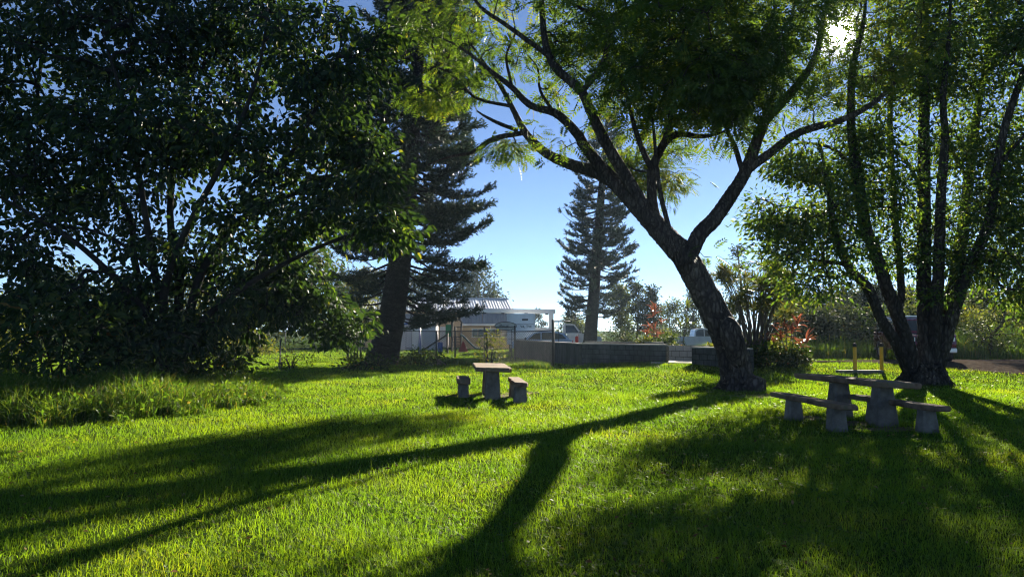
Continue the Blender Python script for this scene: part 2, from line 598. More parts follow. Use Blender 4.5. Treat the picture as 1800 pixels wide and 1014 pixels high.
def grow(skel, sprays, rng, r_tip=.006, r_pow=.42, sag=.08, rmax=.12):
    """join every spray to the nearest wood; returns twig quads and the twigs' directions at the sprays"""
    pts = list(np.asarray(skel))
    par = [-1] * len(pts)
    d0 = np.array([np.min(np.linalg.norm(np.asarray(skel) - s, axis=1)) for s in sprays])
    order = np.argsort(d0)
    cap = len(pts) + 3 * len(sprays)
    A = np.empty((cap, 3))
    A[:len(pts)] = pts
    n = len(pts)
    n0 = n
    dirs = np.zeros_like(sprays)
    for i in order:
        s = sprays[i]
        dd = A[:n] - s
        dist = np.sqrt((dd * dd).sum(1) + 0.6 * np.maximum(dd[:, 2], 0) ** 2)
        j = int(np.argmin(dist))
        a = A[j].copy()
        L = np.linalg.norm(s - a)
        p = j
        for t in (.35, .7, 1.0):
            q = a + (s - a) * t
            if t < 1:
                q = q + rng.normal(size=3) * L * .07 + np.array([0, 0, L * sag * math.sin(t * 3.1)])
            A[n] = q
            par.append(p)
            p = n
            n += 1
        dirs[i] = A[n - 1] - A[n - 2]
    cnt = np.zeros(n)
    cnt[n0:] = 1 / 3.
    for k in range(n - 1, n0 - 1, -1):
        if par[k] >= n0:
            cnt[par[k]] += cnt[k]
    rad = np.minimum(r_tip * (1 + cnt * 2) ** r_pow * 1.0, rmax)
    par = np.array(par)
    ids = np.arange(n0, n)
    pa = par[ids]
    ra = np.where(pa >= n0, rad[np.maximum(pa, 0)], rad[ids] * 1.15)
    return frusta(A[pa], A[ids], ra, rad[ids]), nrm(dirs)


def spray_leaves(sprays, dirs, rng, k, spread, L, Wd, droop=.5, shape='diamond', flat=.6, up=1.0, fold=.12):
    N = len(sprays)
    c = np.repeat(sprays, k, axis=0)
    dr = np.repeat(dirs, k, axis=0)
    off = rng.normal(size=(N * k, 3)) * np.array([1, 1, flat]) * spread
    pos = c + off
    d = nrm(off) * .8 + dr * .5 + rng.normal(size=(N * k, 3)) * .35 + np.array([0, 0, -droop])
    nn = rng.normal(size=(N * k, 3)) * .55 + np.array([0, 0, up])
    s = rng.uniform(.65, 1.2, N * k)
    return leaf_quads(pos, d, nn, L * s, Wd * s, shape, fold), (pos, nrm(d), nn, s)


def fronds(sprays, dirs, rng, k, spread, L, pairs, lw, flat=.5):
    """feathery compound leaves: pairs of narrow leaflets along a stalk"""
    N = len(sprays) * k
    c = np.repeat(sprays, k, axis=0)
    dr = np.repeat(dirs, k, axis=0)
    off = rng.normal(size=(N, 3)) * np.array([1, 1, flat]) * spread
    pos = c + off
    d = nrm(nrm(off) * .9 + dr * .4 + rng.normal(size=(N, 3)) * .3 + np.array([0, 0, -.3]))
    nn = rng.normal(size=(N, 3)) * .45 + np.array([0, 0, 1.])
    s = nrm(np.cross(d, nn))
    n2 = np.cross(s, d)
    Ls = L * rng.uniform(.7, 1.25, N)[:, None]
    out = []
    for i in range(pairs):
        t = (i + .6) / pairs
        b = pos + d * Ls * t - n2 * Ls * .25 * t * t
        wl = lw * (1 - .45 * abs(t - .45) * 2)
        for q in (1, -1):
            dd = s * q * .9 + d * .5 - n2 * .25
            out.append(leaf_quads(b, dd, n2 + s * q * .2, wl * rng.uniform(.8, 1.2, N), wl * .36, fold=.05))
    return np.concatenate(out)


def limb_tubes(mb, limbs, rng, k=9, wob=.07):
    skel = []
    for L in limbs:
        L = np.asarray(L, float)
        big = L[0, 3] > .15
        c = catmull(L, 16 if big else 5)
        p, r = c[:, :3], np.maximum(c[:, 3], .012)
        p = p + rng.normal(size=p.shape) * r[:, None] * (.012 if big else .045)
        mb.tube(p, r, 28 if big else k if r[0] > .1 else 6, True, True, wob, rng)
        skel.append(p)
    return skel


def clumpy(p, wl, thr, seed):
    """keep only the points in the lobes of a 3-D noise of wavelength wl, so that foliage hangs in clumps with gaps"""
    rng = np.random.default_rng(seed)
    v = np.zeros(len(p))
    for _ in range(9):
        k = nrm(rng.normal(size=3)) * 2 * math.pi / wl * rng.uniform(.7, 1.6)
        v += np.sin(p @ k + rng.uniform(0, 6.28))
    return v / 3 > thr


def PX(lst):
    """limb through photo pixels at given depths: (px, py, depth, radius)"""
    return [(*P(a, b, Y), r) for a, b, Y, r in lst]


def CL(px, py, Y, rx, ry, rd, n):
    """clump of foliage: centre pixel and depth, pixel radii, depth radius in metres, sprays"""
    k = Y / FPX
    return (P(px, py, Y), (rx * k, rd, ry * k), n)


def project(p):
    p = np.asarray(p, float)
    c, s = math.cos(PITCH), math.sin(PITCH)
    y = p[..., 1] * c + (p[..., 2] - EYE) * s
    z = -p[..., 1] * s + (p[..., 2] - EYE) * c
    return 900 + FPX * p[..., 0] / y, 507 - FPX * z / y

# ------------------------------------------------------------------ ground and road
def ground():
    ys = np.concatenate([np.linspace(-12, 2, 15)[:-1], np.arange(2, 60, .5), np.geomspace(60, 3000, 22)])
    xs = np.concatenate([-np.geomspace(3000, 40, 16), np.arange(-36, 36.1, .6), np.geomspace(40, 3000, 16)])
    X, Y = np.meshgrid(xs, ys)
    Z = hgt(X, Y)
    V = np.stack([X, Y, Z], -1).reshape(-1, 3)
    a, b = len(ys), len(xs)
    i = (np.arange(a - 1)[:, None] * b + np.arange(b - 1)[None]).reshape(-1)
    F = np.stack([i, i + 1, i + b + 1, i + b], 1)
    o = link(bpy.data.objects.new('ground', raw_mesh('ground', V, F, 4, M['soil'], True)))
    tag(o, 'flat green park lawn running back to the buildings', 'ground', kind='structure')


ground()


def strip(name, left, right, mat, z, label, cat):
    """a sheet between two edges, laid z above the ground"""
    l, r = catmull(left, 8), catmull(right, 8)
    rows = 9
    V = []
    for p, q in zip(l, r):
        for k in range(rows):
            t = k / (rows - 1)
            x, y = p + (q - p) * t
            V.append((x, y, hg(x, y) + z + .03 * math.sin(t * math.pi)))
    n = len(l)
    F = [(i * rows + k, i * rows + k + 1, (i + 1) * rows + k + 1, (i + 1) * rows + k) for i in range(n - 1) for k in range(rows - 1)]
    return tag(link(bpy.data.objects.new(name, raw_mesh(name, V, np.array(F), 4, mat, True))), label, cat, kind='structure')


ROAD_N = np.array([(9.5, 28.9), (13, 28.6), (15.6, 25.2), (20, 21.2), (30, 19.5), (60, 16)])
ROAD_F = np.array([(9.5, 29.6), (13, 30.0), (17.0, 31.6), (22, 31.4), (32, 31.6), (60, 34)])
strip('gravel_road', ROAD_N, ROAD_F, M['gravel'], .02, 'pale gravel driveway behind the multi-stemmed tree', 'road')


def on_road(x, y):
    return (x > 9.5) & (y > np.interp(x, ROAD_N[:, 0], ROAD_N[:, 1]) - .1) & (y < np.interp(x, ROAD_F[:, 0], ROAD_F[:, 1]) + .1)


# ------------------------------------------------------------------ the leaning shade tree
SUN_GAP = 10


def keep_sun(p, gap=SUN_GAP):
    x, y = project(p)
    return (np.hypot(x - 1478, y - 60) > gap)


def leaning_tree():
    rng = np.random.default_rng(5)
    b = P(1303, 690, 20)
    b[2] = hg(b[0], b[1])
    t = empty('leaning_shade_tree', b, label='big leaning shade tree with dark forked trunk and feathery crown beside the picnic table', cat='tree')
    mb = MB()
    limb_tubes(mb, [PX([(1302, 706, 20, .62), (1300, 690, 20, .50), (1296, 665, 20, .44), (1284, 610, 20, .405), (1258, 552, 20, .375), (1224, 488, 20, .35), (1204, 452, 20, .34), (1190, 432, 20.2, .30)])], rng, 16, .05)
    # knob where a limb was lost, root flare and lumps
    k = P(1284, 585, 19.7)
    mb.tube(catmull([P(1296, 640, 19.75), P(1290, 605, 19.55), P(1281, 575, 19.55), P(1270, 553, 19.8)], 4), np.interp(np.linspace(0, 1, 13), [0, .4, .7, 1], [.22, .30, .27, .05]), 20, True, True, .06, rng)
    for a, L, r in ((2.7, .45, .16), (-2.4, .4, .15), (-1.2, .45, .16), (.9, .5, .16), (1.9, .5, .16)):
        p0 = b + np.array([math.cos(a) * .35, math.sin(a) * .35, .32])
        p2 = b + np.array([math.cos(a) * (.35 + L), math.sin(a) * (.35 + L), -.06])
        mb.tube(catmull([p0, (p0 + p2) / 2 + np.array([0, 0, -.08]), p2], 4), np.linspace(r, .05, 9), 8, True, True, .12, rng)
    mb.build('trunk', M['bark_lean'], t, True)
    st = MB()
    c = P(1330, 668, 19.6)
    g = hg(c[0], c[1])
    st.tube([(c[0] - .02, c[1], g - .08), (c[0], c[1], g + .06), (c[0] + .03, c[1], g + .26), (c[0] + .06, c[1] - .02, g + .36)], [.30, .27, .21, .17], 9, False, True, .10, rng)
    st.build('root_burl', M['bark_lean'], t, True, label='cut root burl at the foot of the trunk')
    limbs = {
        'L1': PX([(1200, 448, 20, 0.331), (1160, 405, 20.6, 0.304), (1122, 362, 21.2, 0.276), (1082, 322, 22, 0.239), (1050, 303, 22.8, 0.207), (1011, 292, 23.6, 0.184), (964, 272, 24.2, 0.156), (932, 244, 24.6, 0.138), (916, 221, 24.9, 0.115), (900, 189, 25.2, 0.092), (877, 146, 25.5, 0.074), (853, 114, 25.8, 0.055), (822, 70, 26, 0.028)]),
        'L2': PX([(920, 234, 24.8, 0.092), (869, 244, 25, 0.092), (830, 268, 25.2, 0.069), (790, 276, 25.4, 0.046), (752, 290, 25.6, 0.018)]),
        'L3': PX([(910, 230, 24.7, 0.074), (877, 217, 24.6, 0.064), (853, 205, 24.6, 0.046), (838, 195, 24.6, 0.023)]),
        'L4': PX([(897, 187, 25.2, 0.064), (838, 173, 25.6, 0.055), (810, 146, 26, 0.046), (786, 126, 26.2, 0.037), (739, 110, 26.6, 0.018), (712, 95, 26.6, 0.009)]),
        'A': PX([(1150, 392, 20.8, 0.202), (1125, 355, 21.2, 0.202), (1066, 303, 22.2, 0.184), (1027, 256, 22.8, 0.166), (1015, 236, 22.9, 0.152), (979, 201, 23.3, 0.129), (932, 185, 23.7, 0.110), (900, 154, 24, 0.092), (869, 130, 24.2, 0.074), (814, 87, 24.8, 0.046), (775, 67, 25.2, 0.018)]),
        'A2': PX([(900, 152, 24, 0.055), (890, 100, 24, 0.046), (905, 60, 24, 0.032), (900, 20, 24, 0.014)]),
        'A3': PX([(975, 200, 23.3, 0.055), (950, 160, 23, 0.046), (945, 120, 23, 0.028), (925, 95, 23, 0.014)]),
        'C': PX([(1140, 376, 20.9, 0.184), (1098, 307, 21.2, 0.175), (1070, 260, 21.3, 0.166), (1046, 213, 21.4, 0.152), (1027, 169, 21.5, 0.138), (1015, 154, 21.5, 0.133), (979, 122, 21.6, 0.120), (964, 95, 21.7, 0.110), (956, 59, 21.8, 0.097), (952, 0, 22, 0.083), (945, -80, 22, 0.055), (960, -160, 22, 0.028)]),
        'C2': PX([(972, 104, 21.6, 0.083), (932, 75, 21.6, 0.074), (893, 47, 21.6, 0.064), (853, 20, 21.6, 0.055), (834, 0, 21.6, 0.046), (800, -40, 21.6, 0.028)]),
        'C3': PX([(1022, 165, 21.5, 0.083), (1060, 110, 21, 0.092), (1070, 51, 20.8, 0.083), (1050, 31, 20.7, 0.064), (1015, 12, 20.6, 0.046), (985, -5, 20.5, 0.028)]),
        'D': PX([(1165, 402, 20.7, 0.156), (1149, 370, 20.9, 0.147), (1145, 315, 20.9, 0.129), (1149, 291, 20.8, 0.120), (1168, 252, 20.6, 0.110), (1192, 236, 20.5, 0.092), (1231, 240, 20.4, 0.064), (1259, 236, 20.3, 0.037), (1285, 225, 20.2, 0.018)]),
        'D2': PX([(1146, 300, 20.8, 0.092), (1125, 252, 20.6, 0.083), (1113, 213, 20.4, 0.064), (1100, 150, 20.2, 0.046), (1110, 90, 20, 0.028)]),
        'D3': PX([(1180, 415, 20.4, 0.074), (1163, 350, 20.5, 0.069), (1155, 300, 20.4, 0.060), (1150, 240, 20.2, 0.046), (1145, 190, 20, 0.028)]),
        'D4': PX([(1158, 270, 20.6, 0.092), (1175, 225, 20, 0.083), (1190, 150, 19.5, 0.074), (1225, 70, 19, 0.055), (1240, 0, 18.5, 0.037)]),
        'R': PX([(1212, 448, 20, 0.221), (1230, 412, 20.1, 0.216), (1256, 385, 20.3, 0.207), (1287, 340, 20.6, 0.189), (1311, 300, 20.8, 0.175), (1343, 217, 20.9, 0.147), (1363, 192, 20.9, 0.138), (1412, 138, 20.9, 0.110), (1436, 92, 20.9, 0.092), (1448, 30, 20.9, 0.078), (1468, -40, 20.8, 0.055), (1510, -120, 20.8, 0.028)]),
        'R2': PX([(1311, 302, 20.8, 0.129), (1358, 266, 20.6, 0.124), (1407, 232, 20.5, 0.110), (1476, 212, 20.4, 0.092), (1535, 182, 20.3, 0.074), (1575, 143, 20.2, 0.055), (1609, 113, 20, 0.028)]),
        'R3': PX([(1306, 305, 20.7, 0.083), (1291, 256, 20.6, 0.069), (1279, 230, 20.5, 0.055), (1268, 170, 20.2, 0.041), (1290, 100, 19.8, 0.028)]),
        'R4': PX([(1343, 217, 20.8, 0.092), (1361, 163, 20.5, 0.078), (1368, 99, 20.2, 0.064), (1387, 60, 19.9, 0.046), (1400, -10, 19.6, 0.028)]),
        'D5': PX([(1149, 330, 20.9, 0.101), (1148, 305, 23.5, 0.092), (1146, 300, 26.5, 0.074), (1150, 296, 29, 0.055), (1160, 292, 31, 0.028)]),
        'D6': PX([(1146, 300, 26.5, 0.055), (1120, 300, 28.2, 0.046), (1098, 290, 29.8, 0.018)]),
        'B': PX([(1350, 205, 20.9, 0.110), (1330, 150, 23, 0.101), (1310, 110, 25.5, 0.083), (1260, 70, 28, 0.064), (1230, 50, 30, 0.037)]),
        'B2': PX([(1046, 213, 21.4, 0.092), (1080, 150, 23, 0.083), (1110, 90, 25, 0.064), (1140, 40, 27, 0.037)]),
    }
    skel, big_ = [], []
    for key, L in limbs.items():
        m1 = MB()
        sk = limb_tubes(m1, [L], rng, 10, .06)
        skel += sk
        if key in ('L1', 'A', 'C', 'R', 'R2', 'D'):
            big_.append(sk[0][:int(len(sk[0]) * .7)])
        m1.build('limb', M['bark_lean'], t, True)
    skel = np.concatenate(skel)
    skel_big = np.concatenate(big_)
    cl = [
        # dense dark crown in front and above
        CL(1240, 50, 19, 190, 95, 2.8, 150), CL(1120, 110, 19.5, 75, 95, 2.0, 60), CL(1340, 130, 19.5, 100, 80, 2.2, 60),
        CL(1180, 185, 19.8, 115, 42, 1.9, 55), CL(1300, 190, 20, 80, 35, 1.6, 26), CL(1090, 30, 20, 70, 60, 2, 34), CL(1150, -60, 20, 330, 70, 4, 130),
        CL(1420, 40, 20, 50, 70, 2.2, 26), CL(1255, 120, 18.5, 140, 70, 2.0, 60), CL(1440, -70, 20, 180, 60, 3, 60),
        # crown behind
        CL(1200, 60, 27, 140, 70, 3, 70), CL(1310, 110, 27, 80, 70, 2.5, 44), CL(1240, 165, 26, 70, 40, 2, 26),
        # lacy left side
        CL(730, 45, 26.5, 44, 32, 1.0, 26), CL(780, 90, 26.3, 44, 32, 1.2, 22), CL(800, 30, 26, 55, 40, 1.5, 20), CL(830, 150, 25.8, 45, 30, 1.2, 20),
        CL(770, 175, 26, 50, 24, 1.0, 20), CL(900, 100, 24.5, 45, 36, 1.4, 10), CL(965, 60, 23.5, 45, 40, 1.5, 14), CL(1000, 110, 22.5, 50, 50, 1.5, 28),
        CL(1040, 70, 22.5, 45, 60, 1.5, 20), CL(960, 165, 23.4, 35, 28, 1.2, 9), CL(1060, 190, 22, 40, 40, 1.2, 13), CL(900, 258, 24.7, 38, 18, .9, 20), CL(935, 222, 24.5, 26, 14, .8, 6),
        CL(985, 262, 23, 28, 10, .7, 4), CL(850, 60, 25, 50, 50, 1.4, 12), CL(1010, 20, 22, 60, 40, 1.6, 18), CL(880, -10, 23, 110, 40, 2, 22),
        # small clumps hanging below the limbs
        CL(1098, 285, 29.5, 44, 28, 1.6, 26), CL(1180, 318, 30, 24, 32, 1.5, 24), CL(1135, 316, 30, 40, 26, 1.6, 22), CL(1040, 275, 22.4, 30, 20, .9, 6), CL(1190, 266, 31, 32, 20, 1.6, 14), CL(1150, 250, 31, 60, 26, 1.8, 22), CL(1175, 262, 26.5, 26, 14, 1.0, 7),
        CL(1222, 248, 20.4, 26, 11, .7, 7), CL(1280, 240, 20.4, 20, 11, .6, 4), CL(1213, 405, 20.0, 8, 14, .2, 2), CL(1246, 452, 19.9, 14, 10, .25, 2), CL(1060, 330, 22.2, 12, 8, .4, 2),
        # airy right side round the sun
        CL(1480, 150, 20.6, 60, 50, 1.6, 12), CL(1540, 110, 20.2, 60, 60, 1.6, 16), CL(1420, 200, 20.6, 50, 26, 1.2, 7), CL(1600, 60, 20, 60, 60, 1.8, 16), CL(1450, 120, 21, 30, 40, 1, 6),
        CL(1370, 215, 20.6, 26, 18, .8, 5), CL(1510, 20, 20.6, 40, 40, 1.2, 12),
    ]
    sp = np.concatenate([in_ellipsoids(cl[:13], rng, 1.3), in_ellipsoids(cl[13:], rng, 1.1)])
    sp = sp[clumpy(sp, 1.7, -.38, 3)]
    thick = skel_big[::2]
    sp = sp[np.array([np.min(np.linalg.norm(thick - q, axis=1)) > .55 for q in sp])]
    sp = sp[keep_sun(sp, 15)]
    tw, dirs = grow(skel, sp, rng, .007, .45, .10, .06)
    quads('twigs', tw, M['bark_lean'], t, 'stuff')
    Q = fronds(sp, dirs, rng, 10, .33, .46, 6, .19, .4)
    Q = Q[keep_sun(Q.mean(axis=1))]
    quads('crown', Q, M['leaf_lean'], t, 'stuff')


leaning_tree()


# ------------------------------------------------------------------ the broad-leaved tree
def broad_tree():
    rng = np.random.default_rng(11)
    b = P(296, 668, 20)
    b[2] = hg(b[0], b[1])
    t = empty('broadleaf_tree', b, label='wide dark broad-leaved tree with many grey stems rising from the undergrowth', cat='tree')
    mb = MB()
    limb_tubes(mb, [PX([(298, 700, 20, .55), (300, 670, 20, .46), (302, 632, 20, .40), (304, 600, 20, .30)])], rng, 14, .06)
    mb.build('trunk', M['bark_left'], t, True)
    stems = [
        [(300, 640, 20, 0.146), (290, 560, 19.8, 0.113), (272, 478, 19.6, 0.099), (256, 380, 19.2, 0.080), (240, 280, 18.8, 0.066), (215, 170, 18.4, 0.047), (180, 60, 18, 0.020)],
        [(303, 635, 20, 0.159), (312, 560, 20.2, 0.133), (315, 478, 20.4, 0.113), (299, 380, 20.8, 0.093), (310, 260, 21.2, 0.073), (330, 130, 21.6, 0.047), (350, 0, 22, 0.020)],
        [(306, 635, 20, 0.146), (330, 560, 19.6, 0.119), (355, 478, 19.2, 0.106), (394, 419, 19, 0.093), (440, 370, 18.6, 0.080), (500, 290, 18.2, 0.060), (560, 180, 18, 0.040), (600, 80, 17.8, 0.020)],
        [(298, 635, 20, 0.133), (270, 580, 20.4, 0.106), (236, 459, 20.8, 0.093), (228, 380, 21, 0.080), (170, 290, 21.4, 0.060), (90, 190, 21.8, 0.040), (40, 90, 22, 0.020)],
        [(302, 625, 20, 0.119), (288, 520, 19, 0.099), (330, 400, 18, 0.080), (400, 270, 17.4, 0.060), (450, 140, 17, 0.040), (470, 30, 16.8, 0.020)],
        [(300, 620, 20, 0.113), (240, 530, 19, 0.086), (150, 440, 18.2, 0.066), (60, 380, 17.8, 0.047), (-30, 330, 17.4, 0.026)],
        [(308, 620, 20, 0.113), (380, 540, 19.2, 0.086), (470, 480, 18.4, 0.066), (570, 430, 17.8, 0.047), (660, 400, 17.4, 0.020)],
        [(310, 610, 20, 0.086), (390, 560, 20.2, 0.066), (470, 540, 20.5, 0.047), (560, 560, 21, 0.030), (630, 605, 21.4, 0.014)],
        [(440, 370, 18.6, 0.060), (520, 340, 18.2, 0.047), (600, 300, 18, 0.033), (690, 260, 17.8, 0.014)],
        [(272, 478, 19.6, 0.060), (200, 420, 19, 0.047), (120, 400, 18.6, 0.033), (40, 420, 18.4, 0.014)],
    ]
    skel = []
    for L in stems:
        m1 = MB()
        skel += limb_tubes(m1, [PX(L)], rng, 9, .06)
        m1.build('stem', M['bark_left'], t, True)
    skel = np.concatenate(skel)
    cl = [
        CL(130, 90, 20, 200, 120, 3.2, 210), CL(370, 60, 20, 190, 110, 3.2, 200), CL(580, 120, 18.5, 110, 110, 2.2, 100), CL(70, 290, 19.5, 130, 110, 3, 120),
        CL(300, 240, 18.5, 210, 85, 2.6, 170), CL(540, 280, 18.2, 130, 90, 2.2, 100), CL(60, 440, 19, 120, 60, 2.4, 62), CL(210, 380, 20.5, 120, 70, 2.6, 54),
        CL(470, 400, 18.6, 110, 70, 2.0, 64), CL(620, 370, 17.8, 90, 60, 1.6, 40), CL(640, 230, 18, 60, 70, 1.6, 30), CL(340, 470, 20.2, 130, 70, 2.4, 62),
        CL(170, 540, 18.6, 160, 60, 2.0, 74), CL(450, 520, 19.6, 90, 55, 1.6, 52), CL(530, 520, 20.5, 90, 55, 1.4, 60), CL(600, 580, 21.5, 65, 36, 1.0, 26),
        CL(420, 570, 20.5, 60, 34, 1.1, 22), CL(330, 590, 18.4, 70, 34, 1.2, 22), CL(260, 590, 18, 110, 40, 1.4, 34), CL(670, 405, 17.4, 60, 34, 1.0, 18), CL(250, -40, 20, 330, 40, 3.4, 90),
        CL(500, 470, 20.5, 80, 60, 1.5, 26), CL(-40, 200, 19, 60, 150, 2.5, 50), CL(680, 320, 17.6, 40, 40, 1.0, 10), CL(40, 540, 18.4, 60, 40, 1.4, 16), CL(690, 50, 18.6, 26, 30, .8, 6),
    ]
    sp = in_ellipsoids(cl, rng, 1.9)
    sp = sp[clumpy(sp, 1.9, -.28, 6)]
    x, y = project(sp)
    gap = np.zeros(len(sp), bool)
    for gx, gy, rx, ry in ((135, 445, 60, 30), (5, 232, 24, 22), (565, 300, 34, 14), (590, 90, 16, 22), (290, 372, 40, 22), (150, 15, 40, 10), (250, 18, 30, 10), (640, 0, 60, 20), (505, 205, 16, 26)):
        gap |= ((x - gx) / rx) ** 2 + ((y - gy) / ry) ** 2 < 1
    sp = sp[~gap | (rng.uniform(size=len(sp)) < .12)]
    tw, dirs = grow(skel, sp, rng, .007, .45, .10, .06)
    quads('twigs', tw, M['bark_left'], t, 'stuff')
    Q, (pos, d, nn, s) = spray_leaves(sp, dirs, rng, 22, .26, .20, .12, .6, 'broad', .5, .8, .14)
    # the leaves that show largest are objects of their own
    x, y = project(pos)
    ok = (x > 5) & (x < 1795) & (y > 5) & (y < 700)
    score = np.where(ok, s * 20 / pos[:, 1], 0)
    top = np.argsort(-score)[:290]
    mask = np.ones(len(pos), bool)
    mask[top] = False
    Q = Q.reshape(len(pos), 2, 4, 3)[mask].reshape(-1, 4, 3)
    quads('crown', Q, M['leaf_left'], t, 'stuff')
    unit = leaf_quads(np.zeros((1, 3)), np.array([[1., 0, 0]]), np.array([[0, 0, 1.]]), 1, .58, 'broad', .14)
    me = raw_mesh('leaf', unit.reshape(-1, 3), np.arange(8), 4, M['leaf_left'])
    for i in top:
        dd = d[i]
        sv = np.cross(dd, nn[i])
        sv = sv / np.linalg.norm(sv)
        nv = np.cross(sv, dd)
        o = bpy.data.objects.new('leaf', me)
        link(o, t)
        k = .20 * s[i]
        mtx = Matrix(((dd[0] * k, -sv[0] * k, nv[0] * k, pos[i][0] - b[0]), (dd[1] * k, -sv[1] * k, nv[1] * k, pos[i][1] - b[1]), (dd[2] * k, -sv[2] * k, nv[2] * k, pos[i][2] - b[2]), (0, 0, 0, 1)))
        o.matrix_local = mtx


broad_tree()


# ------------------------------------------------------------------ the multi-stemmed tree on the right
def right_tree():
    rng = np.random.default_rng(23)
    b = P(1625, 668, 22)
    b[2] = hg(b[0], b[1])
    t = empty('multi_stemmed_tree', b, label='tall dark tree with a cluster of upright stems between the bollards and gravel road', cat='tree')
    mb = MB()
    Y = 22
    limb_tubes(mb, [PX([(1628, 690, Y, .72), (1628, 670, Y, .60), (1628, 654, Y, .50), (1628, 644, Y, .30)])], rng, 18, .07)
    for a, L in ((.3, .7), (1.3, .6), (2.9, .8), (-2.3, .7), (-.9, .7)):
        p0 = b + np.array([math.cos(a) * .42, math.sin(a) * .42, .22])
        p2 = b + np.array([math.cos(a) * (.42 + L * .7), math.sin(a) * (.42 + L * .7), -.06])
        mb.tube(catmull([p0, (p0 + p2) / 2 + np.array([0, 0, -.08]), p2], 4), np.linspace(.24, .05, 9), 8, True, True, .12, rng)
    mb.build('trunk', M['bark_right'], t, True)
    stems = [
        [(1608, 664, Y, 0.218), (1597, 610, 21.8, 0.202), (1582, 565, 21.7, 0.189), (1566, 523, 21.6, 0.181), (1555, 495, 21.5, 0.172), (1536, 435, 21.4, 0.164), (1520, 394, 21.3, 0.168), (1506, 296, 21.2, 0.143), (1496, 222, 21.1, 0.118), (1498, 123, 21, 0.101), (1508, 80, 21, 0.084), (1520, 20, 20.8, 0.050), (1520, -60, 20.6, 0.025)],
        [(1600, 660, Y, 0.176), (1577, 606, 21.7, 0.160), (1549, 560, 21.5, 0.143), (1525, 505, 21.3, 0.143), (1492, 470, 21.2, 0.118), (1470, 410, 21.1, 0.101), (1461, 370, 21, 0.084), (1455, 310, 20.9, 0.067), (1440, 250, 20.8, 0.034)],
        [(1520, 502, 21.3, 0.084), (1490, 468, 21, 0.067), (1455, 460, 20.8, 0.050), (1420, 455, 20.7, 0.025)],
        [(1578, 560, 21.8, 0.109), (1584, 500, 22.2, 0.109), (1572, 370, 22.8, 0.109), (1565, 246, 23, 0.092), (1565, 123, 23.2, 0.076), (1562, 30, 23.4, 0.042), (1560, -60, 23.5, 0.017)],
        [(1628, 655, 22, 0.252), (1627, 590, 22, 0.218), (1624, 498, 22.1, 0.202), (1624, 345, 22.3, 0.185), (1624, 222, 22.5, 0.160), (1626, 99, 22.7, 0.134), (1624, 0, 22.9, 0.109), (1622, -100, 23, 0.067), (1620, -180, 23, 0.025)],
        [(1638, 640, 22, 0.218), (1645, 560, 21.7, 0.185), (1649, 493, 21.6, 0.160), (1654, 345, 21.4, 0.134), (1661, 246, 21.2, 0.109), (1658, 172, 21, 0.084), (1668, 60, 20.8, 0.050), (1672, -60, 20.6, 0.017)],
        [(1645, 645, 22, 0.235), (1662, 570, 22.1, 0.210), (1683, 468, 22.3, 0.176), (1703, 320, 22.6, 0.143), (1718, 197, 22.9, 0.109), (1732, 123, 23.1, 0.084), (1745, 20, 23.3, 0.042)],
        [(1650, 640, 22, 0.210), (1672, 560, 21.6, 0.185), (1700, 480, 21.3, 0.160), (1737, 394, 21, 0.134), (1752, 296, 20.8, 0.118), (1767, 222, 20.6, 0.101), (1792, 148, 20.4, 0.084), (1818, 80, 20.2, 0.050), (1835, 10, 20, 0.025)],
        [(1752, 296, 20.8, 0.067), (1790, 250, 20.6, 0.050), (1840, 200, 20.4, 0.034)],
        [(1737, 394, 21, 0.067), (1780, 370, 20.8, 0.050), (1830, 340, 20.6, 0.025)],
        [(1506, 296, 21.2, 0.067), (1460, 260, 21, 0.050), (1410, 250, 20.8, 0.025)],
        [(1540, 450, 21.4, 0.059), (1500, 400, 21, 0.042), (1420, 370, 20.6, 0.025), (1360, 360, 20.4, 0.010)],
        [(1624, 345, 22.3, 0.067), (1590, 280, 22, 0.050), (1530, 240, 21.8, 0.025)],
        [(1703, 320, 22.6, 0.059), (1670, 260, 23, 0.042), (1640, 200, 23.2, 0.017)],
    ]
    skel = []
    for L in stems:
        m1 = MB()
        skel += limb_tubes(m1, [PX(L)], rng, 10, .06)
        m1.build('stem', M['bark_right'], t, True)
    skel = np.concatenate(skel)
    cl = [
        CL(1400, 300, 20.8, 60, 50, 1.4, 34), CL(1370, 380, 20.5, 55, 45, 1.2, 22), CL(1440, 360, 20.8, 70, 60, 1.5, 66), CL(1400, 440, 20.6, 80, 50, 1.4, 28), CL(1470, 450, 20.8, 60, 50, 1.4, 30),
        CL(1430, 500, 20.4, 60, 30, 1.1, 9), CL(1540, 330, 21.6, 70, 90, 1.8, 52), CL(1600, 420, 22, 80, 70, 2, 36), CL(1690, 400, 22, 70, 80, 2, 36), CL(1760, 440, 21.2, 70, 70, 1.8, 50),
        CL(1780, 330, 21, 60, 80, 1.8, 44), CL(1700, 250, 22, 80, 80, 2, 44), CL(1590, 200, 22.2, 80, 90, 2, 44), CL(1680, 120, 22, 90, 80, 2.2, 60), CL(1780, 150, 21, 60, 110, 2, 52),
        CL(1600, 60, 22.4, 100, 70, 2.2, 64), CL(1720, 20, 22, 110, 60, 2.4, 74), CL(1500, 260, 21.4, 60, 50, 1.5, 28), CL(1540, 130, 21.6, 50, 60, 1.5, 18), CL(1650, -60, 22, 220, 50, 3, 90),
        CL(1780, 60, 21, 50, 60, 2, 34), CL(1820, 520, 21, 40, 40, 1.2, 14), CL(1740, 520, 21.5, 50, 30, 1.2, 16), CL(1840, 300, 21, 40, 200, 2, 60), CL(1655, 520, 21.4, 14, 12, .4, 3), CL(1690, 480, 21.4, 22, 20, .5, 4),
    ]
    sp = in_ellipsoids(cl, rng, 3.0)
    sp = sp[clumpy(sp, 2.1, -.25, 4)]
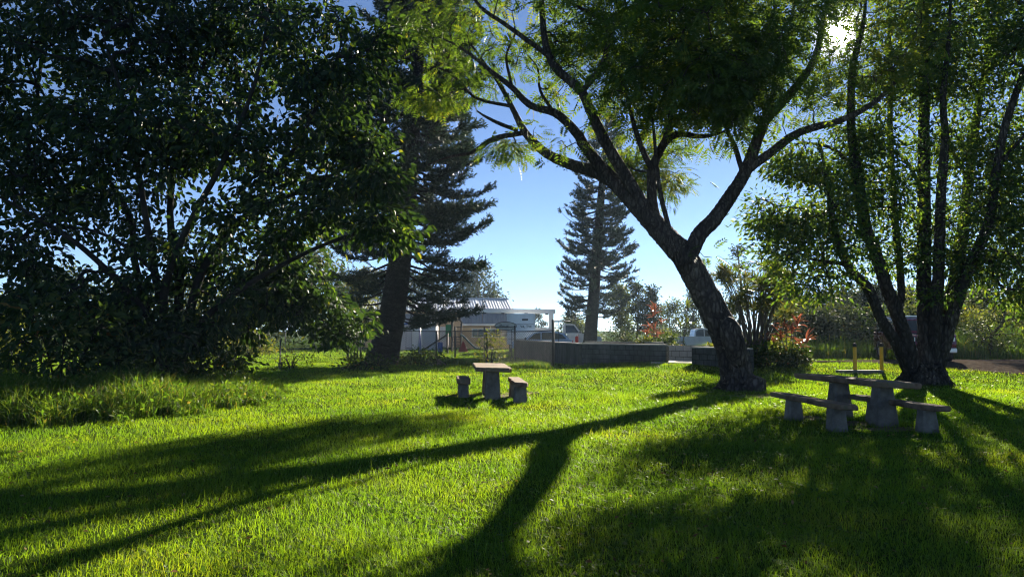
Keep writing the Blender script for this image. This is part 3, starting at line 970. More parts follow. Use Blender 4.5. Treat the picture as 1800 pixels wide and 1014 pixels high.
    sp = sp[keep_sun(sp, 15)]
    tw, dirs = grow(skel, sp, rng, .006, .45, .08, .05)
    quads('twigs', tw, M['bark_right'], t, 'stuff')
    Q, (pos, d, nn, s) = spray_leaves(sp, dirs, rng, 36, .27, .17, .072, .35, 'diamond', .6, .7, .12)
    Q = Q[keep_sun(Q.mean(axis=1))]
    quads('crown', Q, M['leaf_right'], t, 'stuff')


right_tree()


# ------------------------------------------------------------------ pines
def pine(name, label, trunk, z0, z1, rmax, prof, wh, seed, mat, nl, nsize, droop, up, per=6, rope=.55, bare=.25):
    """columnar pine: whorls of branches with upturned rope-like ends"""
    rng = np.random.default_rng(seed)
    tr = np.asarray(trunk, float)
    b = tr[0, :3].copy()
    b[2] = hg(b[0], b[1])
    t = empty(name, b, label=label, cat='tree')
    mb = MB()
    limb_tubes(mb, [trunk], rng, 14, .04)
    mb.build('trunk', M['bark_pine'], t, True)
    c = catmull(tr, 8)
    br_mb = MB()
    A, B = [], []
    ropes = []
    z = z0
    while z < z1:
        f = (z - z0) / (z1 - z0)
        ax = np.array([np.interp(z, c[:, 2], c[:, i]) for i in range(3)])
        rt = np.interp(z, c[:, 2], c[:, 3])
        a0 = rng.uniform(0, 7)
        for k in range(per):
            a = a0 + k * 2 * math.pi / per + rng.normal() * .35
            L = rmax * np.interp(f, prof[0], prof[1]) * rng.uniform(.62, 1.16)
            o = np.array([math.cos(a), math.sin(a), 0])
            zz = z + rng.normal() * wh * .6
            droop_, up_ = droop * rng.uniform(.5, 1.5), up * rng.uniform(.6, 1.4)
            base = np.array([ax[0], ax[1], zz])
            ts = np.linspace(0, 1, 7)
            path = np.array([base + o * (rt * .6 + L * q) + np.array([0, 0, (-droop_ * q + up_ * q ** 2.6) * L]) for q in ts])
            if L > 2 and o[1] < -.35 and zz < 5.6 and rt > .4:
                continue
            side = np.array([-o[1], o[0], 0])
            path += side * (ts ** 2)[:, None] * L * rng.normal() * .12
            br_mb.tube(path, np.linspace(.018 + L * .013, .01, 7), 4, True, False)
            nb = int(L * 5.2)
            for q in np.linspace(bare, 1, nb):
                for sd in (-1, 1, 0):
                    if sd == 0 and rng.uniform() < .5:
                        continue
                    p = np.array([np.interp(q, ts, path[:, i]) for i in range(3)])
                    tang = nrm(path[min(6, int(q * 6) + 1)] - path[int(q * 6) - (1 if q * 6 >= 6 else 0)])
                    dd = nrm(tang * 1.0 + side * sd * rng.uniform(.5, 1.0) + np.array([0, 0, rng.uniform(-.35, .65)]) + rng.normal(size=3) * .12)
                    ropes.append((p, dd, rope * rng.uniform(.6, 1.2) * (.55 + .45 * min(1, (1 - q) * 3 + .35))))
        z += wh * rng.uniform(.8, 1.2)
    br_mb.build('branches', M['bark_pine'], t, True, kind='stuff')
    p0 = np.array([r[0] for r in ropes])
    dd = np.array([r[1] for r in ropes])
    LL = np.array([r[2] for r in ropes])
    keep = clumpy(p0, 1.5, -.55, seed)
    p0, dd, LL = p0[keep], dd[keep], LL[keep]
    N = len(p0)
    bend = np.array([0, 0, .30])
    mid = p0 + dd * LL[:, None] * .5
    end = p0 + nrm(dd + bend) * LL[:, None]
    core = np.concatenate([frusta(p0, mid, np.full(N, .02), np.full(N, .022), 3), frusta(mid, end, np.full(N, .022), np.full(N, .008), 3)])
    q = rng.uniform(0, 1, (N, nl))
    pos = p0[:, None] + (end - p0)[:, None] * q[..., None] + (mid - (p0 + end) / 2)[:, None] * (4 * q * (1 - q))[..., None]
    rd = nrm(rng.normal(size=(N, nl, 3)))
    nd = nrm(rd * .8 + dd[:, None] * .9).reshape(-1, 3)
    pos = pos.reshape(-1, 3)
    ln = nsize * rng.uniform(.6, 1.2, len(pos))
    Q = leaf_quads(pos, nd, nrm(rng.normal(size=pos.shape)), ln, nsize * .22, 'diamond', 0)
    quads('needles', np.concatenate([core, Q]), mat, t, 'stuff')
    return t


pine('tall_pine', 'tall dark pine with a stout flared trunk and drooping branches beside the chain-link fence',
     PX([(668, 648, 35, .95), (672, 636, 35, .80), (680, 600, 35, .68), (690, 550, 35, .62), (700, 480, 35, .56), (711, 380, 35, .50), (722, 250, 35, .42), (735, 100, 35, .32), (742, -20, 35, .24), (750, -260, 35, .05)]),
     2.3, 24.5, 3.75, ([0, .08, .35, .6, .8, 1], [.80, .86, .92, .78, .55, .12]), .34, 3, M['needle'], 26, .22, .42, .34, 6, .74, .22)
pine('slender_pine', 'slender conical pine with upturned branch tips standing behind the concrete block wall',
     PX([(1035, 612, 58, .60), (1037, 600, 58, .54), (1042, 540, 58, .47), (1048, 460, 58, .40), (1054, 380, 58, .33), (1060, 300, 58, .24), (1066, 225, 58, .14), (1069, 190, 58, .03)]),
     2.6, 19.2, 2.75, ([0, .15, .4, .7, .9, 1], [.85, 1.0, .92, .66, .42, .15]), .46, 8, M['needle_far'], 16, .24, .30, .44, 7, .56, .24)


# ------------------------------------------------------------------ background trees and shrubs
def far_tree(name, label, px, top, Y, wpx, mat, seed, base_z=None, n=26, leaf=.24, lpr=26, bare=.22, group=None, cat='tree', stems=1, bark='bark_far', airy=1.0, lean=0.0):
    rng = np.random.default_rng(seed)
    p = P(px, top, Y)
    b = np.array([p[0], Y, 0.0])
    b[2] = hg(b[0], b[1]) if base_z is None else base_z
    H = p[2] - b[2]
    Wd = wpx * Y / FPX
    t = empty(name, b, label=label, cat=cat, group=group)
    mb = MB()
    skel = []
    for k in range(stems):
        a = rng.uniform(0, 6.28)
        o = np.array([math.cos(a), math.sin(a), 0]) * Wd * (.0 if stems == 1 else .22)
        tip = b + o * 1.5 + np.array([lean * H, 0, H * rng.uniform(.82, .95)])
        r = max(.02, H * .016 / math.sqrt(stems))
        midp = b + o * .6 + (tip - b) * .5 + rng.normal(size=3) * .04 * H * np.array([1, 1, 0])
        L = [(*(b + o * .15 + np.array([0, 0, -.1])), r * 1.25), (*(b + o * .35 + (tip - b) * .25), r), (*midp, r * .75), (*tip, r * .2)]
        skel += limb_tubes(mb, [L], rng, 6, .05)
    skel = np.concatenate(skel)
    skel = skel[skel[:, 2] > b[2] + H * bare * .8]
    mb.build('trunk', M[bark], t, True)
    cl = []
    m = max(4, int(n / 5))
    for k in range(m):
        f = (k + rng.uniform(.2, .8)) / m
        z = b[2] + H * (bare + (1 - bare) * (.06 + .86 * f))
        w = Wd * .5 * (.55 + .45 * math.sin(math.pi * (f * .8 + .15))) * (1 - .45 * f * f)
        a = rng.uniform(0, 6.28)
        c = np.array([b[0] + lean * H * f + math.cos(a) * w * .5, b[1] + math.sin(a) * w * .5, z])
        cl.append((c, (w * .75, w * .75, H * (1 - bare) / m * .75), max(2, int(n / m))))
    sp = in_ellipsoids(cl, rng)
    tw, dirs = grow(skel, sp, rng, .008, .42, .06, .05)
    spread = max(.2, Wd * .10) * airy
    Q, _ = spray_leaves(sp, dirs, rng, lpr, spread, leaf, leaf * .5, .25, 'diamond', .75, .6, .12)
    quads('branches', tw, M[bark], t, 'stuff')
    quads('crown', Q, M[mat], t, 'stuff')
    return t


BT = 'trees beyond the buildings'
LT = 'sunlit trees beyond the back fence'
OT = 'slender trees behind the block wall'
RT = 'trees beyond the tall grass bank'
far = [
    # px, top, depth, width px, material, group, sprays, leaf, label
    (12, 522, 44, 110, 'bg_yellow', LT, 40, .22, 'yellow-green lit tree at the far left edge beyond the undergrowth'),
    (105, 470, 66, 150, 'bg_olive', LT, 60, .30, 'olive tree seen through the lower stems, second from the left edge'),
    (215, 500, 62, 150, 'bg_olive', LT, 60, .30, 'olive tree hidden behind the dark shrub and broad-leaved tree'),
    (335, 480, 66, 150, 'bg_yellow', LT, 60, .30, 'sunlit tree glimpsed straight behind the grey stems'),
    (455, 455, 64, 150, 'bg_yellow', LT, 60, .30, 'yellowish tree behind the drooping broad leaves'),
    (560, 425, 68, 130, 'bg_olive', LT, 60, .30, 'tall olive tree behind the back fence posts'),
    (635, 470, 66, 90, 'bg_yellow', LT, 44, .28, 'yellow-green tree just left of the stout pine trunk'),
    (745, 478, 98, 130, 'bg_dark', BT, 50, .40, 'dusky tree behind the metal-roofed house beside the tall pine'),
    (832, 457, 96, 96, 'bg_dark', BT, 64, .36, 'tall round-topped dusky tree rising over the metal roof'),
    (868, 498, 98, 46, 'bg_dark', BT, 26, .34, 'low dusky tree end just over the roof ridge'),
    (944, 537, 150, 24, 'bg_dark', BT, 10, .5, 'tiny distant tree top above the white boom'),
    (1012, 556, 84, 70, 'bg_olive', OT, 30, .28, 'low pale tree left of the slender pine behind the truck'),
    (1092, 492, 64, 56, 'bg_olive', OT, 36, .24, 'leafy tree touching the slender pine on its sunny side'),
    (1119, 488, 60, 44, 'bg_dark', OT, 30, .22, 'narrow pointed tree right of the slender pine'),
    (1147, 497, 62, 36, 'bg_dark', OT, 26, .22, 'narrow tree with a tufted top above the red-leaved plants'),
    (1179, 526, 72, 50, 'bg_olive', OT, 22, .24, 'low airy tree between the tufted tree and leaning trunk'),
    (1213, 506, 74, 50, 'bg_dark', OT, 30, .22, 'dark tree directly above the white pickup'),
    (1240, 470, 72, 44, 'bg_dark', OT, 20, .20, 'wispy tree close against the leaning trunk'),
    (1296, 420, 44, 46, 'bg_dark', OT, 14, .16, 'thin sparse sapling top rising above the spiky plant'),
    (1375, 500, 52, 100, 'bg_olive', RT, 40, .22, 'pale tree behind the red rosettes'),
    (1440, 520, 50, 130, 'bg_dark', RT, 46, .22, 'dusky tree left of the yellow bollards'),
    (1492, 508, 52, 130, 'bg_dark', RT, 46, .22, 'dusky tree straight above the yellow bollards'),
    (1545, 500, 48, 116, 'bg_dark', RT, 46, .22, 'dusky tree seen left of the maroon vehicle'),
    (1600, 510, 50, 116, 'bg_olive', RT, 46, .22, 'olive tree above the maroon vehicle roof'),
    (1662, 520, 46, 116, 'bg_dark', RT, 40, .22, 'dusky tree between the dark stems and road bank'),
    (1795, 500, 44, 101, 'bg_olive', RT, 40, .20, 'olive tree at the far right edge above the tall grass'),
    (1700, 500, 54, 116, 'bg_olive', RT, 40, .22, 'pale tree left of the vine-covered column'),
]
for i, (px, top, Y, w, m_, g_, n_, lf, lab) in enumerate(far):
    far_tree('background_tree', lab, px, top, Y, w, m_, 100 + i, n=int(n_ * (2.3 if g_ == RT else 1.7)), leaf=lf * (1.35 if g_ == RT else 1.1), lpr=60, bare=.10 if g_ != OT else .22, group=g_, stems=1 if g_ in (OT, BT) else 2)
far_tree('vine_covered_tree', 'dark column-like tree smothered in vines on the grass bank right of the road', 1737, 462, 33, 78, 'bg_dark', 77, n=70, leaf=.15, lpr=44, bare=.02, bark='bark_right')

# ------------------------------------------------------------------ picnic tables and benches
def slab(corner, thick, rng, tilt=0.0):
    """cast slab with worn edges: four top corners in order, world space"""
    mb = MB()
    c = np.array(corner)
    n = 10
    edge = []
    for i in range(4):
        a, b = c[i], c[(i + 1) % 4]
        L = np.linalg.norm(b - a)
        for k in range(n):
            t = (k + .5) / n
            t = .5 + (t - .5) * (1 - .05 / L) if n > 1 else t
            p = a + (b - a) * t
            edge.append(p + rng.normal(size=3) * np.array([.006, .006, .002]))
    ctr = c.mean(axis=0)

    def ring(inset, dz):
        out = []
        for p in edge:
            d = ctr - p
            d[2] = 0
            L = np.linalg.norm(d)
            out.append(p + d / L * inset + np.array([0, 0, dz]))
        return out
    mb.loft([ring(.03, -thick), ring(.004, -thick + .018), ring(0, -.03), ring(.008, -.008), ring(.03, 0)])
    return mb


def pedestal(c, top_z, w0, w1, d0, d1, rot):
    """flared cast leg, chamfered corners"""
    mb = MB()
    rings = []
    for z, k in ((-.05, 1.0), (.03, 1.0), (top_z * .5, .55), (top_z - .04, .03), (top_z + .004, 0.0)):
        w, d = w1 + (w0 - w1) * k, d1 + (d0 - d1) * k
        ch = .025
        r = [(-w / 2 + ch, -d / 2), (w / 2 - ch, -d / 2), (w / 2, -d / 2 + ch), (w / 2, d / 2 - ch), (w / 2 - ch, d / 2), (-w / 2 + ch, d / 2), (-w / 2, d / 2 - ch), (-w / 2, -d / 2 + ch)]
        ca, sa = math.cos(rot), math.sin(rot)
        rings.append([(c[0] + a * ca - b * sa, c[1] + a * sa + b * ca, c[2] + z) for a, b in r])
    mb.loft(rings)
    return mb


def slab_thing(name, label, cat, corners, thick, legs, leg_dims, seed, group):
    rng = np.random.default_rng(seed)
    cn = [np.array(q, float) for q in corners]
    ctr = np.mean(cn, axis=0)
    g = hg(ctr[0], ctr[1])
    t = empty(name, (ctr[0], ctr[1], g), label=label, cat=cat, group=group)
    slab(cn, thick, rng).build('top' if cat == 'table' else 'seat', M['concrete_top'], t, True)
    ax = cn[3] - cn[0]
    rot = math.atan2(ax[1], ax[0]) - math.pi / 2
    w0, w1, d0, d1 = leg_dims
    for f in legs:
        a = (cn[0] + cn[1]) / 2
        b = (cn[3] + cn[2]) / 2
        p = a + (b - a) * f
        gz = hg(p[0], p[1])
        pedestal((p[0], p[1], gz), p[2] - thick - gz, w0, w1, d0, d1, rot).build('leg', M['pedestal'], t, True)
    return t


def quad_from(n1, n2, f1, z):
    a, b, d = G(*n1, z), G(*n2, z), G(*f1, z)
    return [a, b, b + (d - a), d]


TG, BG_ = 'concrete picnic tables', 'concrete benches'
# near set, in the dappled shade
slab_thing('picnic_table', 'large concrete picnic table standing in the dappled shade under the leaning tree', 'table',
           quad_from((1556, 672), (1627, 674), (1391, 655.5), .76), .095, (.20, .63), (.39, .28, .31, .22), 1, TG)
slab_thing('picnic_bench', 'low concrete bench on the near left side of the shaded picnic table', 'bench',
           quad_from((1474, 711), (1514, 712.5), (1350, 688), .45), .085, (.16, .74), (.28, .22, .24, .19), 2, BG_)
slab_thing('picnic_bench', 'concrete bench with a sunlit patch on the far right side of the shaded table', 'bench',
           quad_from((1636, 713), (1677, 714.5), (1487, 692), .45), .085, (.16, .74), (.28, .22, .24, .19), 3, BG_)
# far set, in the sun
slab_thing('picnic_table', 'smaller looking concrete picnic table with sunlit tan top out on the open lawn', 'table',
           [G(836.5, 645.6, .76), G(900.5, 646.8, .76), G(886.7, 638.3, .76), G(830.5, 637.2, .76)], .10, (.22, .78), (.36, .30, .5, .36), 4, TG)
slab_thing('picnic_bench', 'end-on concrete bench left of the sunlit picnic table', 'bench',
           [G(803, 665.5, .46), G(828, 666.5, .46), G(824, 660.5, .46), G(802.5, 659.5, .46)], .13, (.25, .8), (.26, .24, .3, .26), 5, BG_)
slab_thing('picnic_bench', 'concrete bench with sunlit tan seat right of the sunlit picnic table', 'bench',
           [G(905.5, 672, .46), G(929.5, 673.2, .46), G(913, 662.3, .46), G(892, 661.8, .46)], .10, (.2, .75), (.3, .26, .36, .28), 6, BG_)


# ------------------------------------------------------------------ bollards and kerb slab
def bollard(px, py, label):
    b = P(px, py, 25)
    b[2] = hg(b[0], b[1])
    t = empty('bollard', b, label=label, cat='bollard', group='yellow bollards by the gravel road')
    h = .90
    mb = MB()
    mb.tube([b + [0, 0, -.1], b + [0, 0, .02], b + [0, 0, h * .5], b + [.004, 0, h - .02], b + [.004, 0, h]], [.062, .062, .061, .061, .05], 14, True)
    mb.build('post', M['yellow'], t, True)
    c = MB()
    c.tube([b + [.004, 0, h - .09], b + [.004, 0, h - .005], b + [.004, 0, h + .03], b + [.004, 0, h + .045]], [.065, .065, .05, .01], 14, True)
    c.build('cap', M['black'], t, True)


bollard(1503, 642, 'yellow bollard standing alone left of the multi-stemmed tree')
bollard(1550, 645, 'yellow bollard in front of the maroon vehicle wheel')
c0 = P(1510, 646, 24.4)
mb = MB()
mb.bevbox((0, 0, .03), (1.5, .32, .14), .03, .03, .008, random.Random(2))
o = mb.build('wheel_stop', M['concrete'])
o.location = (c0[0], c0[1], hg(c0[0], c0[1]))
tag(o, 'low concrete wheel stop lying in the grass beside the bollards', 'wheel stop')


# ------------------------------------------------------------------ block walls
def block_wall(label, a, b, ztop, courses, blocks=True, mat='block', cap=True, thick=.2):
    a, b = np.array(a, float), np.array(b, float)
    L = np.linalg.norm(b - a)
    u = (b - a) / L
    rot = math.atan2(u[1], u[0])
    n = np.array([u[1], -u[0]])          # towards the camera side
    if n[1] > 0:
        n = -n
    zb = min(hg(*a), hg(*b)) - .1
    t = empty('block_wall', (a[0], a[1], zb), rot, label=label, cat='wall', group='low block walls of the parking enclosure')
    H = ztop - zb
    core = MB()
    core.box((L / 2, 0, H / 2), (L, thick - (.016 if blocks else 0), H))
    core.build('mortar_core' if blocks else 'rendered_wall', M['mortar'] if blocks else M[mat], t)
    if cap:
        cp = MB()
        rng = random.Random(4)
        x = 0.0
        while x < L:
            w = min(1.2, L - x)
            cp.bevbox((x + w / 2, 0, H + .03), (w - .006, thick + .05, .06), .012, 0, .003, rng)
            x += 1.2
        cp.build('cap', M['cap'], t)
    if blocks:
        rng = random.Random(7)
        bw, bh = .40, H / courses
        me = MB().bevbox((0, 0, 0), (bw - .016, thick, bh - .016), .007).mesh('block', M[mat])
        mh = MB().bevbox((0, 0, 0), (bw / 2 - .016, thick, bh - .016), .007).mesh('block', M[mat])
        for k in range(courses):
            x = 0.0
            first = k % 2
            while x < L - .05:
                half = first or (L - x) < bw * .75
                w = bw / 2 if half else bw
                first = 0
                o = bpy.data.objects.new('block', mh if half else me)
                link(o, t)
                o.location = (x + w / 2, rng.uniform(-.004, .004), bh * (k + .5))
                x += w
    return t


WA, WB = P(1025, 604, 31.8), P(1172, 608, 28.6)
WC, WD = P(1219, 611, 27.4), P(1320, 613, 25.0)
WE = P(906, 597, 46)
WZ = 1.03
block_wall('dark stained concrete block wall facing the lawn, longest section left of the gateway', WA[:2], WB[:2], WZ, 5)
block_wall('short dark block wall section right of the gateway beside the leaning trunk', WC[:2], WD[:2], .97, 4)
block_wall('concrete side wall running back from the corner behind the chain-link fence', WA[:2] + np.array([-.12, .1]), WE[:2], WZ - .004, 5, False)
block_wall('pale block wall seen through the gateway', P(1150, 608, 32.5)[:2], P(1240, 608, 30.5)[:2], .99, 3, True, 'block_pale', False)
block_wall('back wall of the enclosure with a pale top edge', P(1030, 601, 38)[:2], P(1165, 604, 35)[:2], 1.02, 5, False)
mb = MB()
fl = [WB[:2] + [-.6, .1], WC[:2] + [.8, -.1], P(1250, 620, 30.2)[:2], P(1140, 620, 32.4)[:2]]
mb.poly([(p[0], p[1], .40) for p in fl] + [(p[0], p[1], .2) for p in fl], [(0, 1, 2, 3), (0, 4, 5, 1), (1, 5, 6, 2), (2, 6, 7, 3), (3, 7, 4, 0)])
tag(mb.build('gateway_floor', M['slab']), 'pale concrete floor slab inside the wall gateway', 'floor', kind='structure')
# red container standing on the wall
p = P(1014, 594, 33.2)
t = empty('fuel_can', (p[0], p[1], WZ + .06), label='small red container with white cap standing on the concrete wall', cat='container')
mb = MB()
mb.bevbox((0, 0, .14), (.15, .12, .28), .03)
mb.tube([(.0, 0, .27), (.0, 0, .30), (.06, 0, .33), (.09, 0, .30)], .015, 6)
mb.build('body', M['red'], t)
MB().cyl((0, 0, .28), (0, 0, .36), .035, 10).build('cap', M['white_trim'], t)

# ------------------------------------------------------------------ chain-link fences


def fence(name, label, pts, h, pitch, wire, ends=(None, None), post_r=.035, mesh=True, step=2.6, group='chain-link fences'):
    pts = [np.array(p, float) for p in pts]
    base = np.array([pts[0][0], pts[0][1], hg(*pts[0])])
    t = empty(name, base, label=label, cat='fence', group=group)
    A, B, = [], []
    rails = MB()
    for i in range(len(pts) - 1):
        a, b = pts[i], pts[i + 1]
        L = np.linalg.norm(b - a)
        u = (b - a) / L

        def at(s, z):
            q = a + u * s
            return np.array([q[0], q[1], hg(*q) + z])
        n = max(1, round(L / step))
        for k in range(n + (1 if i == len(pts) - 2 else 0)):
            s = L * k / n
            big = (i == 0 and k == 0) or (i == len(pts) - 2 and k == n) or k == 0
            hh = h + (ends[0] if (i == 0 and k == 0 and ends[0]) else ends[1] if (k == n and ends[1]) else .04)
            m1 = MB()
            r = post_r * (1.5 if big else 1)
            m1.tube([at(s, -.1), at(s, hh - .02), at(s, hh)], [r, r, r * .5], 8)
            m1.build('post', M['dark_steel'], t, True)
        rails.tube([at(L * q / 8, h) for q in range(9)], .024, 6)
        if mesh:
            s = -h
            while s < L:
                for sg in (1, -1):
                    s0, s1 = max(s, 0), min(s + h, L)
                    if s1 <= s0:
                        continue
                    z0, z1 = (s0 - s), (s1 - s)
                    if sg < 0:
                        z0, z1 = h - z0, h - z1
                    A.append(at(s0, max(.02, z0)))
                    B.append(at(s1, max(.02, z1)))
                s += pitch
    rails.build('top_rail', M['dark_steel'], t, True)
    if mesh:
        A, B = np.array(A), np.array(B)
        quads('wire_mesh', frusta(A, B, np.full(len(A), wire), np.full(len(A), wire), 3), M['steel'], t, 'stuff')
    return t


F0, F1, F2 = P(972, 620, 30.3)[:2], P(856, 620, 33.5)[:2], P(690, 620, 39)[:2]
fence('chain_link_fence', 'chain-link fence joining the concrete wall and passing behind the sunlit table', [F0, F1, F2], 1.60, .12, .0060, (.45, None), step=4.0)
fence('chain_link_fence', 'far chain-link fence line crossing behind the broad-leaved tree', [P(660, 610, 56)[:2], P(330, 610, 52)[:2], P(-60, 610, 50)[:2]], 1.55, .22, .004, step=3.0)
fence('chain_link_fence', 'short dark fence with closely set posts left of the stout pine trunk', [P(634, 610, 42)[:2], P(612, 610, 40)[:2]], 1.55, .2, .004, step=.5)
fence('chain_link_fence', 'fence and gate posts in front of the blue car', [P(905, 620, 42)[:2], P(800, 620, 44)[:2]], 1.85, .13, .0035, (.1, None), step=2.4)
# tall bar gate end next to the wall
g0, g1 = P(974, 600, 34.5), P(1003, 600, 34.5)
t = empty('bar_gate', (g0[0], g0[1], 0), label='tall dark bar gate frame above the concrete wall beside the fence end post', cat='gate')
m1 = MB()
m1.cyl((g0[0], g0[1], 0), (g0[0], g0[1], 2.06), .03, 8)
m1.build('post', M['dark_steel'], t, True)
m1 = MB()
m1.cyl((g0[0] - .1, g0[1], 2.06), (g1[0], g1[1], 2.06), .035, 8)
m1.build('top_bar', M['dark_steel'], t, True)
m1 = MB()
m1.cyl((g0[0] + .22, g0[1], 1.1), (g0[0] + .22, g0[1], 2.04), .016, 6)
m1.build('drop_bar', M['dark_steel'], t, True)
# lone steel stake in the lawn on the left
p = P(492, 652, 31)
z = hg(p[0], p[1])
t = empty('steel_stake', (p[0], p[1], z), label='rusty dark stake in the lawn beneath the drooping broad leaves', cat='stake')
MB().box((0, 0, .6), (.05, .05, 1.3)).build('post', M['dark_steel'], t)
MB().box((0, .02, .2), (.16, .01, .2)).build('anchor_plate', M['dark_steel'], t)

# ------------------------------------------------------------------ buildings


def sheet_panel(w, L, ribs, mat, name='roof_panel'):
    """one ribbed roofing sheet, w wide along x and L long along y"""
    xs, zs = [], []
    for i in range(ribs):
        x0 = -w / 2 + w * i / ribs
        pw = w / ribs
        for f, z in ((0, 0), (.10, .035), (.22, .035), (.32, 0)):
            xs.append(x0 + f * pw)
            zs.append(z)
    xs.append(w / 2)
    zs.append(0)
    n = len(xs)
    V = []
    rows = 5
    for r in range(rows):
        y = L * r / (rows - 1)
        for x, z in zip(xs, zs):
            V.append((x, y, z))
    F = [(r * n + i, r * n + i + 1, (r + 1) * n + i + 1, (r + 1) * n + i) for r in range(rows - 1) for i in range(n - 1)]
    return raw_mesh(name, V, np.array(F), 4, mat)


def house(name, label, corner, rz, L, D, wall_h, rise, wall_mat, roof_mat, panels, seed, over=.35, windows=(), doors=()):
    """gabled house; local x runs left from the right front corner (negative), y runs back"""
    rng = random.Random(seed)
    t = empty(name, corner, rz, label=label, cat='building')
    mb = MB()
    z = wall_h
    mb.poly([(-L, 0, -.2), (0, 0, -.2), (0, D, -.2), (-L, D, -.2), (-L, 0, z), (0, 0, z), (0, D, z), (-L, D, z), (-L, D / 2, z + rise), (0, D / 2, z + rise)],
            [(0, 1, 5, 4), (1, 2, 6, 9, 5), (2, 3, 7, 6), (3, 0, 4, 8, 7), (4, 5, 9, 8), (6, 7, 8, 9)])
    mb.build('wall', wall_mat, t)
    slope = math.atan2(rise, D / 2)
    SL = math.hypot(rise, D / 2) + over
    W0 = (L + 2 * over) / panels
    me = sheet_panel(W0, SL, 4, roof_mat)
    rf = empty('roof', (0, 0, 0))
    rf.parent = t
    for k in range(panels):
        for side in (0, 1):
            o = bpy.data.objects.new('roof_panel', me)
            link(o, rf)
            x = over - W0 * (k + .5)
            tw = rng.uniform(-.055, .055)
            dz = .06
            if side == 0:
                o.location = (x, -over * math.cos(slope), z - over * math.sin(slope) + dz)
                o.rotation_euler = (slope + rng.uniform(-.006, .006), tw, 0)
            else:
                o.location = (x, D + over * math.cos(slope), z - over * math.sin(slope) + dz)
                o.rotation_euler = (slope, tw, math.pi)
    m1 = MB()
    m1.tube([(over, D / 2, z + rise + .10), (-L - over, D / 2, z + rise + .10)], .10, 6)
    m1.build('ridge_cap', roof_mat, rf)
    m1 = MB()
    m1.box((-L / 2, -over * .92, z - over * math.sin(slope) - .02), (L + 2 * over - .02, .04, .16))
    m1.build('fascia', M['white_trim'], t)
    for sx in (over - .03,):
        m1 = MB()
        for sg in (-1, 1):
            m1.loft([[(sx, D / 2 + sg * (D / 2 + over * .9), z - over * math.sin(slope) - .06 + q) for q in (0, .15)] + [(sx - .04, D / 2 + sg * (D / 2 + over * .9), z - over * math.sin(slope) - .06 + q) for q in (.15, 0)],
                     [(sx, D / 2, z + rise - .09 + q) for q in (0, .15)] + [(sx - .04, D / 2, z + rise - .09 + q) for q in (.15, 0)]])
        m1.build('barge_board', M['white_trim'], t)
    for (x, zc, w, h) in windows:
        wn = empty('window', (x, 0, zc))
        wn.parent = t
        fr = MB()
        for dx, dz_, ww, hh in ((0, h / 2, w + .12, .06), (0, -h / 2, w + .12, .06), (-w / 2, 0, .06, h - .06), (w / 2, 0, .06, h - .06)):
            fr.box((dx, -.02, dz_), (ww, .07, hh))
        fr.build('frame', M['white_trim'], wn)
        np_ = max(2, round(w / .55))
        for k in range(np_):
            g = MB()
            g.box((-w / 2 + w * (k + .5) / np_, -.012, 0), (w / np_ - .05, .03, h - .07))
            g.build('pane', M['glass'], wn)
    for (x, w, h) in doors:
        dr = MB()
        dr.box((x, -.02, h / 2), (w, .06, h))
        dob = dr.build('door', M['white_trim'], t)
        MB().box((x + w * .38, -.07, 1.0), (.04, .05, .12)).build('handle', M['steel'], dob)
    return t


c = P(897, 545, 74)
house('metal_roofed_house', 'long tan house with shiny ribbed metal roof beyond the playground', (c[0], c[1], 0), R(7), 15.0, 9.0, c[2] - .02, 1.25, M['tan'], M['roof'], 14, 3,
      windows=((-8.2, 1.7, 1.2, 1.0), (-11, 1.7, 1.2, 1.0)), doors=((-6.6, .95, 2.05),))
c = P(903, 569, 67)
house('annex_building', 'low tan annex with grey sloping roof in front of the metal-roofed house', (c[0], c[1], 0), R(4), 4.7, 3.6, c[2], .98, M['tan'], M['roof_grey'], 5, 4, over=.15,
      windows=((-2.2, 1.45, 3.2, .75),))
c = P(766, 585, 63)
house('pale_grey_shed', 'pale grey shed wall glimpsed right of the stout pine trunk', (c[0], c[1], 0), R(2), 4.4, 3.5, 2.35, .6, M['pale_wall'], M['roof_grey'], 5, 5, over=.15,
      doors=((-1.6, .9, 1.95),))

# ------------------------------------------------------------------ playground


def bar(t, name, a, b, r, mat, k=8):
    m1 = MB()
    m1.cyl(a, b, r, k)
    return m1.build(name, mat, t)


p = P(803, 600, 58)
t = empty('play_tower', (p[0], p[1], hg(p[0], p[1])), label='brown play tower with arched roof and green panel left of the annex', cat='play tower')
for x in (-.36, .36):
    for y in (-.4, .4):
        MB().box((x, y, 1.1), (.10, .10, 2.2)).build('post', M['brown'], t)
arch = [(-.44, 2.1), (-.44, 2.28), (-.30, 2.50), (0, 2.60), (.30, 2.50), (.44, 2.28), (.44, 2.1), (.36, 2.1), (.36, 2.25), (.24, 2.42), (0, 2.50), (-.24, 2.42), (-.36, 2.25), (-.36, 2.1)]
n_ = len(arch)
m1 = MB()
for i in range(6):
    a_, b_ = arch[i], arch[i + 1]
    c_, d_ = arch[13 - i], arch[12 - i]
    m1.loft([[(q[0], y, q[1]) for q in (a_, b_, d_, c_)] for y in (-.46, .46)])
m1.build('arched_roof', M['brown'], t)
MB().box((0, 0, 1.15), (.86, .92, .08)).build('deck', M['brown'], t)
MB().bevbox((-.62, -.3, 1.65), (.5, .06, .95), .02).build('panel', M['green'], t)
for k in range(4):
    bar(t, 'rung', (-.36, -.48, .25 + .25 * k), (.36, -.48, .25 + .25 * k), .025, M['brown'], 6)
